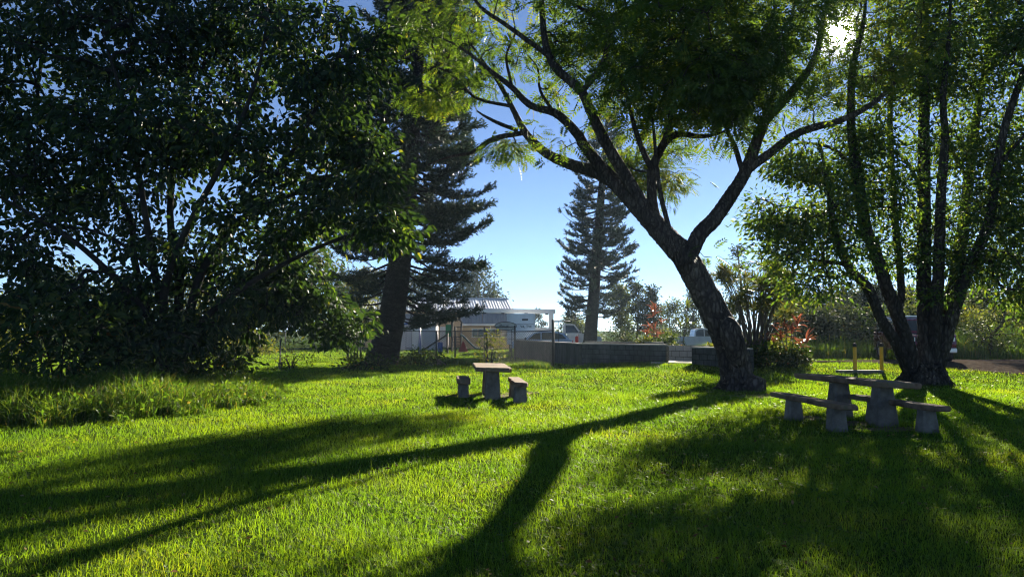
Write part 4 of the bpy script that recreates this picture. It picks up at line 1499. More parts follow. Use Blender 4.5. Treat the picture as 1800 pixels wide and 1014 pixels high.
# slide
p = P(826, 608, 57)
t = empty('playground_slide', (p[0], p[1], hg(p[0], p[1])), label='curved dark green slide with red side beside the play tower', cat='slide')
prof = catmull([(-.75, 1.2), (-.5, 1.12), (0, .62), (.45, .22), (.8, .14)], 5)
m1 = MB()
rings = []
for x, z in prof:
    rings.append([(x, -.28, z + .16), (x, -.25, z), (x, .25, z), (x, .28, z + .16), (x, .24, z + .16), (x, .22, z + .04), (x, -.22, z + .04), (x, -.24, z + .16)])
m1.loft(rings)
m1.build('chute', M['dark_green'], t)
m1 = MB()
m1.tube([(x, -.30, z + .17) for x, z in prof], .035, 6)
m1.build('side_rail', M['white_trim'], t)
MB().loft([[(-.9, -.34, .0), (-.1, -.34, 0), (-.5, -.34, .9)], [(-.9, -.30, .0), (-.1, -.30, 0), (-.5, -.30, .9)]]).build('side_panel', M['red'], t)
# swing set
p = P(738, 618, 50)
t = empty('swing_set', (p[0], p[1], hg(p[0], p[1])), label='blue-posted swing set right of the stout pine trunk', cat='swing set')
for x, s in ((0, 1), (-2.3, 1), (0, -1), (-2.3, -1)):
    bar(t, 'post', (x, s * .55, 0), (x, s * .06, 2.1), .055, M['blue'])
bar(t, 'top_bar', (.12, 0, 2.12), (-2.42, 0, 2.12), .05, M['blue'])
for x in (-.75, -1.55):
    s = empty('swing', (x, 0, 0))
    s.parent = t
    for dx in (-.2, .2):
        bar(s, 'chain', (dx, 0, 2.1), (dx, 0, .48), .014, M['dark_steel'], 5)
    MB().bevbox((0, 0, .46), (.48, .18, .05), .015).build('seat', M['black'], s)
p = P(766, 612, 53)
t = empty('climbing_ramp', (p[0], p[1], hg(p[0], p[1])), label='dark sloping climbing ramp under the pine branches', cat='ramp')
MB().loft([[(-.9, y, .2), (.9, y, 1.35), (.9, y, 1.45), (-.9, y, .3)] for y in (-.4, .4)]).build('board', M['brown'], t)
MB().box((.85, 0, .68), (.1, .7, 1.36)).build('post', M['brown'], t)
MB().bevbox((.35, -.3, .45), (.36, .2, .75), .05).build('barrel', M['blue'], t)

# ------------------------------------------------------------------ vehicles


def wheel(parent, x, y, r, w=.22):
    wh = empty('wheel', (x, y, r))
    wh.parent = parent
    s = 1 if y > 0 else -1
    m1 = MB()
    pr = [(.62 * r, -w / 2), (.92 * r, -w / 2), (r, -w / 2 + .03), (r, w / 2 - .03), (.92 * r, w / 2), (.62 * r, w / 2)]
    n = 20
    rings = [[(q * math.cos(2 * math.pi * i / n), yy, q * math.sin(2 * math.pi * i / n)) for i in range(n)] for q, yy in pr]
    m1.loft(rings, True, False)
    m1.build('tyre', M['black'], wh)
    m1 = MB()
    m1.cyl((0, -w / 2 + .03, 0), (0, w / 2 - .03, 0), .63 * r, 16)
    for k in range(5):
        a = 2 * math.pi * k / 5
        m1.box((math.cos(a) * .3 * r, s * (w / 2 - .02), math.sin(a) * .3 * r), (.12 * r, .02, .12 * r))
    m1.build('rim', M['silver'], wh)


def vehicle(name, label, cat, loc, rz, Wd, body, cabin, mat, wheels, wr, side_glass, front_x, rear_x, group, lamps_z=.75, taper=.12, extra=None, cabin_mat=None):
    """car built from side outlines (x forward, z up); cabin narrows upwards"""
    t = empty(name, loc, rz, label=label, cat=cat, group=group)
    m1 = MB()
    m1.prism(body, -Wd / 2, Wd / 2, .035)
    m1.build('body', mat, t)
    zs = [q[1] for q in cabin]
    z0, z1 = min(zs), max(zs)

    def wy(z):
        return Wd / 2 - .05 - taper * (z - z0) / (z1 - z0)
    m1 = MB()
    m1.loft([[(x, -wy(z), z) for x, z in cabin], [(x, wy(z), z) for x, z in cabin]])
    m1.build('cabin', cabin_mat or mat, t)
    for poly in side_glass:
        for s in (-1, 1):
            m1 = MB()
            m1.loft([[(x, s * (wy(z) - .01), z) for x, z in poly], [(x, s * (wy(z) + .006), z) for x, z in poly]])
            m1.build('side_window', M['glass'], t)
    for k, nm in ((0, 'windshield'), (1, 'rear_window')):
        (xa, za), (xb, zb) = (front_x, rear_x)[k]
        d = .012 if k == 0 else -.012
        q = .16, .88
        pa = [xa + (xb - xa) * f for f in q]
        pz = [za + (zb - za) * f for f in q]
        m1 = MB()
        ring = lambda dx: [(pa[0] + dx, -wy(pz[0]) + .08, pz[0]), (pa[0] + dx, wy(pz[0]) - .08, pz[0]), (pa[1] + dx, wy(pz[1]) - .08, pz[1]), (pa[1] + dx, -wy(pz[1]) + .08, pz[1])]
        m1.loft([ring(-d), ring(d)])
        m1.build(nm, M['glass'], t)
    for x in wheels:
        for s in (-1, 1):
            wheel(t, x, s * (Wd / 2 - .10), wr)
            a = MB()
            a.tube([(x + (wr + .05) * math.cos(q), s * (Wd / 2 - .002), wr + (wr + .05) * math.sin(q)) for q in np.linspace(0, math.pi, 9)], .022, 5)
            a.build('wheel_arch', M['black'], t)
    xf, xr = max(q[0] for q in body), min(q[0] for q in body)
    for s in (-1, 1):
        MB().bevbox((xf - .02, s * (Wd / 2 - .25), lamps_z), (.10, .34, .16), .02).build('headlight', M['lens'], t)
        MB().bevbox((xr + .02, s * (Wd / 2 - .14), lamps_z + .1), (.08, .14, .30), .02).build('tail_light', M['red'], t)
        MB().bevbox((front_x[0][0] - .18, s * (Wd / 2 + .08), z0 + .12), (.12, .2, .15), .03).build('wing_mirror', M['black'], t)
    MB().bevbox((xf, 0, .48), (.12, Wd - .06, .18), .03).build('front_bumper', M['silver'], t)
    MB().bevbox((xr, 0, .48), (.12, Wd - .06, .18), .03).build('rear_bumper', M['silver'], t)
    MB().bevbox((xf - .01, 0, lamps_z), (.06, Wd - .92, .22), .02).build('grille', M['black'], t)
    if extra:
        extra(t)
    return t


VG = 'vehicles parked around the building'
# white pickup seen side-on, heading right
pk_body = [(-2.8, .45), (2.75, .42), (2.82, .75), (2.72, 1.02), (1.25, 1.14), (-.45, 1.16), (-.47, 1.14), (-2.78, 1.14), (-2.84, .8)]
pk_cab = [(1.35, 1.10), (.62, 1.80), (.2, 1.86), (-.25, 1.84), (-.5, 1.74), (-.62, 1.10)]
p = P(1229, 600, 62)


def bed(t):
    MB().box((-1.65, 0, 1.15), (2.1, 1.55, .03)).build('bed_liner', M['black'], t)
    for z in (.9,):
        MB().box((.2, -.93, z), (.16, .03, .04)).build('door_handle', M['black'], t)


vehicle('pickup_truck', 'white pickup truck parked behind the block wall left of the leaning trunk', 'pickup', (p[0], p[1], hg(p[0], p[1])), 0, 1.9, pk_body, pk_cab, M['white_car'], (-1.75, 1.75), .39,
        [[(1.0, 1.18), (.58, 1.70), (.25, 1.74), (.25, 1.18)], [(.18, 1.18), (.18, 1.74), (-.25, 1.72), (-.45, 1.60), (-.5, 1.18)]], ((1.35, 1.10), (.62, 1.80)), ((-.62, 1.10), (-.5, 1.74)), VG, .85, extra=bed)
# pale blue hatchback, heading left
cr_body = [(-2.1, .40), (2.1, .38), (2.2, .62), (2.1, .86), (1.2, 1.0), (-1.9, 1.04), (-2.16, .95), (-2.2, .6)]
cr_cab = [(1.35, .96), (.55, 1.50), (.1, 1.60), (-.9, 1.60), (-1.6, 1.46), (-2.0, 1.0)]
p = P(953, 605, 53)
vehicle('parked_car', 'pale blue hatchback behind the side wall and fence, facing left', 'car', (p[0], p[1], hg(p[0], p[1])), R(176), 1.75, cr_body, cr_cab, M['blue_car'], (-1.35, 1.4), .33,
        [[(1.0, 1.03), (.5, 1.42), (.1, 1.50), (.1, 1.03)], [(.0, 1.03), (.0, 1.51), (-.8, 1.51), (-.8, 1.03)], [(-.9, 1.03), (-.9, 1.5), (-1.45, 1.38), (-1.75, 1.06)]],
        ((1.35, .96), (.55, 1.50)), ((-2.0, 1.0), (-1.6, 1.46)), VG, .7)
# maroon off-roader facing the camera behind the multi-stemmed tree
su_body = [(-2.3, .50), (2.2, .48), (2.3, .72), (2.25, 1.08), (.9, 1.18), (-2.25, 1.18), (-2.32, .8)]
su_cab = [(1.0, 1.14), (.45, 1.72), (.2, 1.80), (-1.9, 1.80), (-2.2, 1.68), (-2.3, 1.14)]
p = P(1604, 630, 30.6)


def rack(t):
    MB().box((-.8, 0, 1.84), (2.0, 1.3, .05)).build('roof_rack', M['silver'], t)


vehicle('offroad_vehicle', 'maroon four-wheel-drive with pale roof parked nose-on behind the multi-stemmed tree', 'vehicle', (p[0], p[1], hg(p[0], p[1])), R(-103), 1.9, su_body, su_cab, M['maroon'], (-1.35, 1.45), .38,
        [[(.75, 1.2), (.42, 1.66), (.1, 1.70), (.1, 1.2)], [(.0, 1.2), (.0, 1.70), (-.9, 1.70), (-.9, 1.2)], [(-1.0, 1.2), (-1.0, 1.7), (-2.0, 1.62), (-2.1, 1.2)]],
        ((1.0, 1.14), (.45, 1.72)), ((-2.3, 1.14), (-2.2, 1.68)), VG, .9, extra=rack)
# bucket truck, heading right
bt_body = [(-3.2, .55), (3.2, .5), (3.3, .8), (3.2, 1.15), (1.7, 1.42), (.55, 1.45), (.5, 1.25), (-3.2, 1.25)]
bt_cab = [(1.75, 1.40), (1.15, 2.12), (.9, 2.20), (.35, 2.20), (.22, 2.05), (.2, 1.40)]
p = P(985, 605, 60)


def boom(t):
    MB().bevbox((-2.0, 0, 1.55), (2.2, 1.9, .62), .03).build('service_box', M['white_truck'], t)
    MB().bevbox((-.75, 0, 2.2), (.40, .45, 1.9), .04).build('boom_turret', M['white_truck'], t)
    b = MB().bevbox((-3.9, 0, 0), (7.4, .30, .36), .03).build('boom_arm', M['white_truck'], t)
    b.location = (-.2, 0, 3.18)
    b.rotation_euler = (0, R(1.0), 0)
    for x in (-6.0, -4.5, -2.6, -.9):
        MB().box((x, 0, -.21), (.26, .34, .10)).build('bracket', M['dark_steel'], b)
    MB().bevbox((-7.75, 0, -.05), (.35, .5, .40), .03).build('boom_tip', M['dark_steel'], b)
    for x in (-2.7, -1.6):
        MB().box((x, -.96, 1.55), (.9, .02, .45)).build('locker_door', M['white_trim'], t)


vehicle('bucket_truck', 'white bucket truck with long raised boom reaching left above the blue car', 'truck', (p[0], p[1], hg(p[0], p[1])), R(-3), 2.1, bt_body, bt_cab, M['white_truck'], (-2.1, 2.2), .45,
        [[(1.5, 1.46), (1.08, 2.04), (.42, 2.06), (.42, 1.46)]], ((1.75, 1.40), (1.15, 2.12)), ((.2, 1.40), (.22, 2.05)), VG, .95, extra=boom)
# box trailer with lettering
p = P(917, 606, 57)
t = empty('box_trailer', (p[0], p[1], hg(p[0], p[1])), R(-2), label='white box trailer with dark lettering parked beside the annex', cat='trailer', group=VG)
MB().bevbox((0, 0, 1.75), (2.0, 4.5, 2.3), .05).build('box', M['white_truck'], t)
for x in (-1.02, 1.02):
    MB().box((x, -2.25, 1.75), (.09, .06, 2.3)).build('corner_post', M['white_trim'], t)
for z in (1.0, 1.55, 2.1):
    MB().box((0, -2.26, z), (1.9, .02, .03)).build('panel_seam', M['steel'], t)
for yy in (-.5, .5):
    for x in (-.85, .85):
        w_ = empty('wheel', (x, yy, .36), R(90))
        w_.parent = t
        m1 = MB()
        m1.cyl((0, -.1, 0), (0, .1, 0), .36, 16)
        m1.build('tyre', M['black'], w_)
        m1 = MB()
        m1.cyl((0, -.11, 0), (0, .11, 0), .2, 12)
        m1.build('rim', M['silver'], w_)


def lettering(parent, text, loc, size, rot=(math.pi / 2, 0, 0)):
    cu = bpy.data.curves.new('lettering', 'FONT')
    cu.body = text
    cu.size = size
    cu.extrude = .004
    cu.align_x = 'CENTER'
    tmp = bpy.data.objects.new('lettering_source', cu)
    COL.objects.link(tmp)
    dg = bpy.context.evaluated_depsgraph_get()
    me = bpy.data.meshes.new_from_object(tmp.evaluated_get(dg))
    bpy.data.objects.remove(tmp)
    me.materials.clear()
    me.materials.append(M['ink'])
    o = link(bpy.data.objects.new('lettering', me), parent)
    o.location = loc
    o.rotation_euler = rot
    return o


lettering(t, 'va, Inc', (.38, -2.275, 1.86), .34)
MB().box((.30, -2.27, 2.45), (.45, .02, .12)).build('decal', M['ink'], t)
# oval sign on the gate
p = P(889, 573, 43)
t = empty('gate_sign', (p[0], p[1], hg(p[0], p[1])), label='pale sign board with dark outline on the gate in front of the trailer', cat='sign')
zc = p[2] - hg(p[0], p[1])
oval = [(.62 * math.cos(a) * (1 if abs(math.cos(a)) < .8 else 1.02), .24 * math.sin(a)) for a in np.linspace(0, 2 * math.pi, 24, endpoint=False)]
MB().prism([(x, z + zc) for x, z in oval], -.02, .02).build('board', M['white_trim'], t)
m1 = MB()
m1.tube([(x, -.025, z + zc) for x, z in oval + oval[:1]], .022, 5)
m1.build('rim', M['dark_steel'], t)
for x in (-.35, .35):
    MB().cyl((x, .05, 0), (x, .05, zc + .1), .022, 6).build('post', M['dark_steel'], t)
lettering(t, 'Pour', (-.1, -.03, zc - .09), .28)

# ------------------------------------------------------------------ garden plants
LEAF_SWORD = None


def sword_mesh(name, mat, w=.16):
    """arching lance leaf of unit length along +x"""
    n = 6
    V, F = [], []
    for i in range(n + 1):
        t = i / n
        ww = w * math.sin(math.pi * min(1, .12 + t * .88)) ** .8 if t < 1 else 0.0
        z = .30 * t - .42 * t * t
        V += [(t, -ww / 2, z + ww * .25), (t, 0, z), (t, ww / 2, z + ww * .25)]
    for i in range(n):
        a = i * 3
        F += [(a, a + 1, a + 4, a + 3), (a + 1, a + 2, a + 5, a + 4)]
    return raw_mesh(name, V, np.array(F), 4, mat)


def ti_plant(label, base, heads, mat, seed, leaf_len=.5, count=11, group=None, name='ti_plant'):
    """canes that each carry a rosette of lance leaves"""
    rng = random.Random(seed)
    base = np.array(base, float)
    t = empty(name, base, label=label, cat='plant', group=group)
    me = sword_mesh('leaf', mat, .17)
    for hx, hy, hz in heads:
        top = np.array([hx, hy, hz])
        m1 = MB()
        mid = np.array([hx * .55 + rng.uniform(-.05, .05), hy * .55, hz * .5])
        m1.tube(catmull([(hx * .15, hy * .15, -.05), mid, top], 4), np.linspace(.022, .014, 9), 6)
        m1.build('cane', M['bark_far'], t)
        for k in range(count):
            o = bpy.data.objects.new('leaf', me)
            link(o, t)
            o.location = top + np.array([0, 0, -.16 * rng.random()])
            el = rng.uniform(-.15, 1.25)
            o.rotation_euler = (rng.uniform(-.3, .3), -el, k * 2.4 + rng.uniform(-.3, .3))
            s = leaf_len * rng.uniform(.7, 1.15)
            o.scale = (s, s, s)
    return t


TG2 = 'red-leaved cane plants'
p = P(1385, 628, 26.5)
p[2] = hg(p[0], p[1])


def heads_px(base, lst, Y):
    out = []
    for a, b_, dy in lst:
        q = P(a, b_, Y + dy)
        out.append(tuple(q - base))
    return out


ti_plant('orange-red rosette plant in the garden bed beside the spiky plant', p, heads_px(p, [(1402, 566, 0), (1392, 580, .2), (1380, 572, .4), (1372, 590, .1), (1418, 598, -.2), (1408, 604, 0)], 26.5), M['ti_red'], 1, .52, 12, TG2)
p = P(1352, 628, 27)
p[2] = hg(p[0], p[1])
ti_plant('small dull red cane plant at the foot of the spiky plant', p, heads_px(p, [(1345, 590, 0), (1360, 598, .2), (1335, 600, 0)], 27), M['ti_red'], 2, .36, 9, TG2)
p = P(1150, 606, 37)
p[2] = hg(p[0], p[1])
ti_plant('tall red-leaved cane plant behind the block wall', p, heads_px(p, [(1151, 543, 0), (1148, 552, .3), (1142, 574, 0), (1150, 578, .3), (1137, 585, .2), (1155, 587, 0)], 37), M['ti_red'], 3, .52, 12, TG2)
p = P(1166, 606, 38)
p[2] = hg(p[0], p[1])
ti_plant('orange-tinted cane plant right of the tall red one behind the wall', p, heads_px(p, [(1163, 565, 0), (1160, 590, 0)], 38), M['ti_red'], 4, .44, 11, TG2)
p = P(1195, 606, 36)
p[2] = hg(p[0], p[1])
ti_plant('tall thin cane plant with pale green rosettes behind the wall gateway', p, heads_px(p, [(1208, 541, 0), (1208, 569, .3), (1196, 575, 0)], 36), M['spiky'], 5, .60, 10, None, 'cane_plant')
p = P(1250, 628, 27.6)
p[2] = hg(p[0], p[1])


def spiky_plant():
    """many-stemmed plant with spiky rosettes"""
    rng = np.random.default_rng(9)
    b = P(1328, 628, 27)
    b[2] = hg(b[0], b[1])
    t = empty('spiky_rosette_plant', b, label='large many-stemmed plant with spiky rosettes in the bed right of the leaning trunk', cat='plant')
    tips = []
    for k in range(60):
        u, v = rng.uniform(-1, 1), rng.uniform(0, 1)
        px = 1330 + u * 66
        py = 458 + 18 * abs(u) + v ** 1.4 * 92
        tips.append(P(px, py, 27 + rng.normal() * .7))
    me = None
    leaves = []
    for tp in tips:
        m1 = MB()
        s0 = b + np.array([(tp[0] - b[0]) * .16 + rng.normal() * .08, rng.normal() * .12, 0])
        mid = s0 + (tp - s0) * .5 + np.array([(b[0] - tp[0]) * .12, 0, .18])
        m1.tube(catmull([s0, mid, tp], 4), np.linspace(.032, .012, 9), 5, True, True, .05, rng)
        m1.build('stem', M['bark_far'], t, True)
        n = 60
        d = nrm(rng.normal(size=(n, 3)) + np.array([0, 0, .35]))
        leaves.append(leaf_quads(np.repeat(tp[None], n, 0), d, nrm(rng.normal(size=(n, 3))), rng.uniform(.28, .52, n), .04, 'diamond', 0))
    quads('rosettes', np.concatenate(leaves), M['spiky'], t, 'stuff')


spiky_plant()


def bush(name, label, px, py, Y, w, h, mat, seed, n=30, leaf=.14, lpr=26, depth=None, cat='shrub', group=None, lw=.5, droop=.15):
    rng = np.random.default_rng(seed)
    b = P(px, py, Y)
    b[2] = hg(b[0], b[1])
    t = empty(name, b, label=label, cat=cat, group=group)
    dp = depth or w * .8
    v = nrm(rng.normal(size=(n, 3)))
    v[:, 2] = np.abs(v[:, 2])
    r = rng.uniform(.25, 1, (n, 1)) ** .5
    sp = b + v * r * np.array([w / 2, dp / 2, h * .9]) + np.array([0, 0, h * .06])
    mb = MB()
    skel = []
    for k in range(5):
        a = k * 1.3
        L = [(*(b + [math.cos(a) * .05, math.sin(a) * .05, -.05]), .03), (*(b + [math.cos(a) * w * .1, math.sin(a) * dp * .1, h * .25]), .022), (*(b + [math.cos(a) * w * .2, math.sin(a) * dp * .2, h * .5]), .012)]
        skel += limb_tubes(mb, [L], rng, 5, .05)
    mb.build('stem', M['bark_left'], t, True)
    tw, dirs = grow(np.concatenate(skel), sp, rng, .005, .4, .06, .02)
    quads('twigs', tw, M['bark_left'], t, 'stuff')
    Q, _ = spray_leaves(sp, dirs, rng, lpr, max(.10, w * .07), leaf, leaf * lw, droop, 'diamond', .8, .6, .14)
    quads('foliage', Q, M[mat], t, 'stuff')
    return t


SH = 'shrubs behind the block wall'
bush('garden_shrub', 'dark low shrub massed at the foot of the spiky plant', 1345, 632, 26.4, 2.3, .85, 'shrub', 31, 70, .16, 30)
bush('garden_shrub', 'dark shrub at the right end of the garden bed', 1396, 634, 26, 1.2, .8, 'shrub', 32, 40, .15, 28)
bush('garden_shrub', 'small bright shrub between the leaning trunk and spiky plant', 1283, 628, 27.5, .9, 1.2, 'bg_yellow', 33, 30, .14, 24)
bush('garden_shrub', 'yellow-green grassy shrub behind the red cane plant', 1374, 622, 27.6, 1.0, 1.3, 'bg_yellow', 34, 34, .2, 24, lw=.2)
bush('wall_shrub', 'yellow-green shrub at the foot of the red-leaved plant behind the wall', 1137, 606, 35.8, 1.2, 1.0, 'bg_yellow', 35, 36, .15, 26, group=SH)
bush('wall_shrub', 'dark rounded shrub left of the yellow-green one behind the wall', 1112, 606, 37, 1.4, 1.1, 'bg_dark', 36, 36, .15, 26, group=SH)
bush('wall_shrub', 'dark green shrub behind the right end of the long wall', 1172, 606, 37, 1.3, 1.15, 'shrub', 37, 36, .15, 26, group=SH)
bush('wall_shrub', 'pale shrub between the cane plant and white pickup', 1184, 607, 34, .6, .55, 'bg_yellow', 38, 24, .13, 22, group=SH)
bush('wall_shrub', 'leafy yellow shrub in front of the white pickup cab', 1252, 609, 32, .7, .75, 'bg_yellow', 39, 40, .15, 26, group=SH)
bush('wall_shrub', 'wide olive shrub mass under the slender pine', 1085, 604, 46, 2.0, 1.8, 'bg_dark', 40, 50, .18, 28, group=SH)
bush('wall_shrub', 'olive shrub beneath the dark tree above the pickup', 1218, 604, 72, 2.6, 2.6, 'bg_olive', 41, 46, .18, 28, group=SH)
bush('wall_shrub', 'broad olive shrub below the tufted narrow tree', 1160, 604, 48, 2.2, 2.2, 'bg_olive', 42, 50, .18, 28, group=SH)
RB = 'dense shrubs above the grass bank'
for i, (px, Y, w, h, m_, lab) in enumerate([
        (1432, 38, 3.0, 2.6, 'bg_dark', 'dense dusky shrub above the grass left of the bollards'), (1478, 37.5, 3.0, 3.0, 'bg_dark', 'dense dusky shrub straight above the lone bollard'),
        (1528, 37.5, 3.0, 2.7, 'shrub', 'dense green shrub left of the maroon vehicle'), (1600, 38, 3.2, 3.2, 'bg_olive', 'dense olive shrub behind the maroon vehicle'),
        (1668, 37.5, 3.6, 2.8, 'bg_yellow', 'sunlit shrub between the dark stems and vine-covered tree'), (1708, 38, 3.0, 2.4, 'bg_yellow', 'sunlit yellowish shrub left of the vine-covered tree'),
        (1778, 38, 3.4, 2.9, 'bg_yellow', 'bright shrub right of the vine-covered tree'), (1825, 39, 3.4, 3.4, 'bg_olive', 'olive shrub cut off by the right picture edge')]):
    bush('bank_shrub', lab, px, 612, Y, w, h, m_, 70 + i, 90, .22, 30, group=RB)
# sapling twined along the fence post
bush('fence_sapling', 'yellow-green sapling growing up the fence post behind the sunlit table', 862, 640, 33.2, 1.5, 1.75, 'bg_yellow', 43, 30, .15, 12, depth=.7, cat='sapling')
bush('fence_sapling', 'thin yellow-leaved sapling by the rusty stake in the lawn', 512, 650, 31.5, 1.8, 1.0, 'bg_yellow', 44, 22, .13, 9, cat='sapling')
# undergrowth on the left
bush('large_leaved_shrub', 'dark large-leaved shrub at the left end of the undergrowth', 105, 700, 16.5, 3.2, 2.5, 'shrub', 45, 90, .26, 22, depth=2.4, lw=.34, droop=.5)
bush('undergrowth_shrub', 'dark shrub at the foot of the grey stems', 235, 690, 17.5, 2.6, 1.5, 'shrub', 46, 70, .18, 24, group='shrubs in the undergrowth')
bush('undergrowth_shrub', 'drooping leafy shrub right of the grey stems', 385, 670, 19, 2.2, 1.3, 'shrub', 47, 60, .20, 20, group='shrubs in the undergrowth')
bush('pine_foot_shrub', 'low dark creeper patch right of the stout pine trunk', 738, 645, 34.5, 2.6, .7, 'shrub', 48, 60, .14, 22)
bush('pine_foot_shrub', 'leafy low shrub in front of the stout pine trunk', 640, 652, 30, 2.4, .6, 'shrub', 49, 44, .16, 20)
bush('lawn_edge_shrub', 'sunlit low bush at the edge of the far left lawn', 440, 612, 50, 3.2, 1.6, 'bg_yellow', 50, 60, .2, 26)
bush('lawn_edge_shrub', 'sunlit yellowish bush right at the left picture edge', 10, 640, 30, 2.2, 2.2, 'bg_yellow', 51, 60, .16, 26)
# dry fallen branches by the fence
p = P(770, 640, 34.2)
p[2] = hg(p[0], p[1])
t = empty('brush_pile', p, label='small pile of dry fallen branches beside the fence', cat='branches')
rr = random.Random(3)
for k in range(9):
    a = rr.uniform(0, 6.28)
    L = rr.uniform(.5, 1.1)
    m1 = MB()
    m1.tube(catmull([(-math.cos(a) * L * .5, -math.sin(a) * L * .3, .03), (0, 0, rr.uniform(.12, .4)), (math.cos(a) * L * .6, math.sin(a) * L * .4, rr.uniform(.05, .8))], 3), np.linspace(.03, .008, 7), 5)
    m1.build('branch', M['dead'], t)


# ------------------------------------------------------------------ grasses
def blades(x, y, h, w, rng, lean=.35, seg=2, z=None, name='grass', mat=None, curl=.5):
    n = len(x)
    z = hgt(x, y) if z is None else z
    a = rng.uniform(0, 2 * math.pi, n)
    f = rng.uniform(0, 2 * math.pi, n)
    ln = np.abs(rng.normal(size=n)) * lean
    sx, sy = np.cos(f) * w / 2, np.sin(f) * w / 2
    dx, dy = np.cos(a) * ln * h, np.sin(a) * ln * h
    b = np.stack([x, y, z - .005], 1)
    s = np.stack([sx, sy, np.zeros(n)], 1)
    if seg == 1:
        tip = b + np.stack([dx, dy, h], 1)
        V = np.stack([b - s, b + s, tip], 1)
        idx = np.arange(n * 3).reshape(-1, 3)
        return V.reshape(-1, 3), idx
    m = b + np.stack([dx * .35, dy * .35, h * .6], 1)
    tip = b + np.stack([dx * (1 + curl), dy * (1 + curl), h * (1 - .25 * curl * np.minimum(ln, 1.5))], 1)
    V = np.stack([b - s, b + s, m + s * .8, m - s * .8, tip], 1)
    k = np.arange(n)[:, None] * 5
    idx = np.concatenate([k + np.array([[0, 1, 2]]), k + np.array([[0, 2, 3]]), k + np.array([[3, 2, 4]])], 1).reshape(-1, 3)
    return V.reshape(-1, 3), idx


def lawn_ok(x, y):
    ok = ~on_road(x, y)
    # inside the wall enclosure, house slabs
    ok &= ~((y > 26) & (y < 60) & (x > np.interp(y, [28.5, 31.8, 46], [5.6, 3.0, .4])) & (x < 9.0) & (y > np.interp(x, [3, 6, 9.5], [31.8, 28.3, 25])))
    return ok


def patch_noise(x, y):
    return np.sin(x * 1.3 + 2 * np.sin(y * .6)) * np.sin(y * 1.1 + 1.5 * np.sin(x * .8)) * .5 + np.sin(x * 3.7 + y * 2.1) * np.sin(y * 4.3 - x * 1.7) * .3


BARE = []
for px, py, rx, ry in ((1418, 733, .55, .30), (1500, 742, .45, .30), (1560, 752, .5, .25), (862, 694, .8, .45), (815, 694, .45, .3), (915, 690, .4, .35), (1322, 694, .9, .5)):
    q = G(px, py, 0.02)
    BARE.append((q[0], q[1], rx, ry))


def bare(x, y):
    v = np.zeros(len(x))
    for a, b, rx, ry in BARE:
        d = ((x - a) / rx) ** 2 + ((y - b) / ry) ** 2 + .35 * np.sin(x * 9) * np.sin(y * 11)
        v = np.maximum(v, np.clip(1.3 - d, 0, 1))
    return v


def soil_patches():
    rng = np.random.default_rng(8)
    for a, b, rx, ry in BARE:
        n = 28
        V = [(a, b, hg(a, b) + .006)]
        for i in range(n):
            t = 2 * math.pi * i / n
            k = 1.0 + .18 * math.sin(3 * t + a) + .12 * math.sin(5 * t + b) + rng.normal() * .05
            x, y = a + rx * k * math.cos(t), b + ry * k * math.sin(t)
            V.append((x, y, hg(x, y) + .004))
        F = np.array([(0, 1 + i, 1 + (i + 1) % n) for i in range(n)])
        o = link(bpy.data.objects.new('bare_ground', raw_mesh('bare_ground', V, F, 3, M['dirt'])))
        tag(o, 'worn bare soil patch in the lawn', 'ground', kind='structure')


soil_patches()


def lawn():
    rng = np.random.default_rng(2)
    Vs, Is = [], []
    off = 0
    zones = [(3.2, 6, 4300), (6, 8, 3600), (8, 11, 2300), (11, 15, 1250), (15, 20, 650), (20, 28, 340), (28, 40, 150), (40, 62, 60)]
    for y0, y1, dens in zones:
        wx = .78 * y1 + 2.0
        n = int((y1 - y0) * 2 * wx * dens)
        y = rng.uniform(y0, y1, n)
        x = rng.uniform(-1, 1, n) * wx
        k = (np.abs(x) < .78 * y + 2.0) & lawn_ok(x, y)
        pn = patch_noise(x, y)
        k &= rng.uniform(size=n) < (.80 + .35 * pn) * (1 - .8 * bare(x, y))
        x, y, pn = x[k], y[k], pn[k]
        n = len(x)
        g = max(1, y0 / 7)
        h = rng.gamma(7, .0072, n) * (1 + .30 * pn) * min(1.25, g ** .25)
        tuft = np.clip(np.sin(x * 2.9 + 1.7 * np.sin(y * 2.2)) * np.sin(y * 3.3 + 1.3 * np.sin(x * 1.9)), 0, 1)
        tall = rng.uniform(size=n) < .01 + .10 * tuft ** 3
        h = np.where(tall, h * rng.uniform(1.3, 2.3, n), h)
        w = rng.uniform(.0028, .0058, n) * min(6, g ** 1.0)
        V, I = blades(x, y, h, w, rng, .95, 2 if y0 < 15 else 1)
        Vs.append(V)
        Is.append(I + off)
        off += len(V)
    me = raw_mesh('grass', np.concatenate(Vs), np.concatenate(Is), 3, M['grass'])
    o = link(bpy.data.objects.new('grass', me))
    tag(o, 'short bright green grass covering the lawn', 'grass', kind='stuff')


lawn()


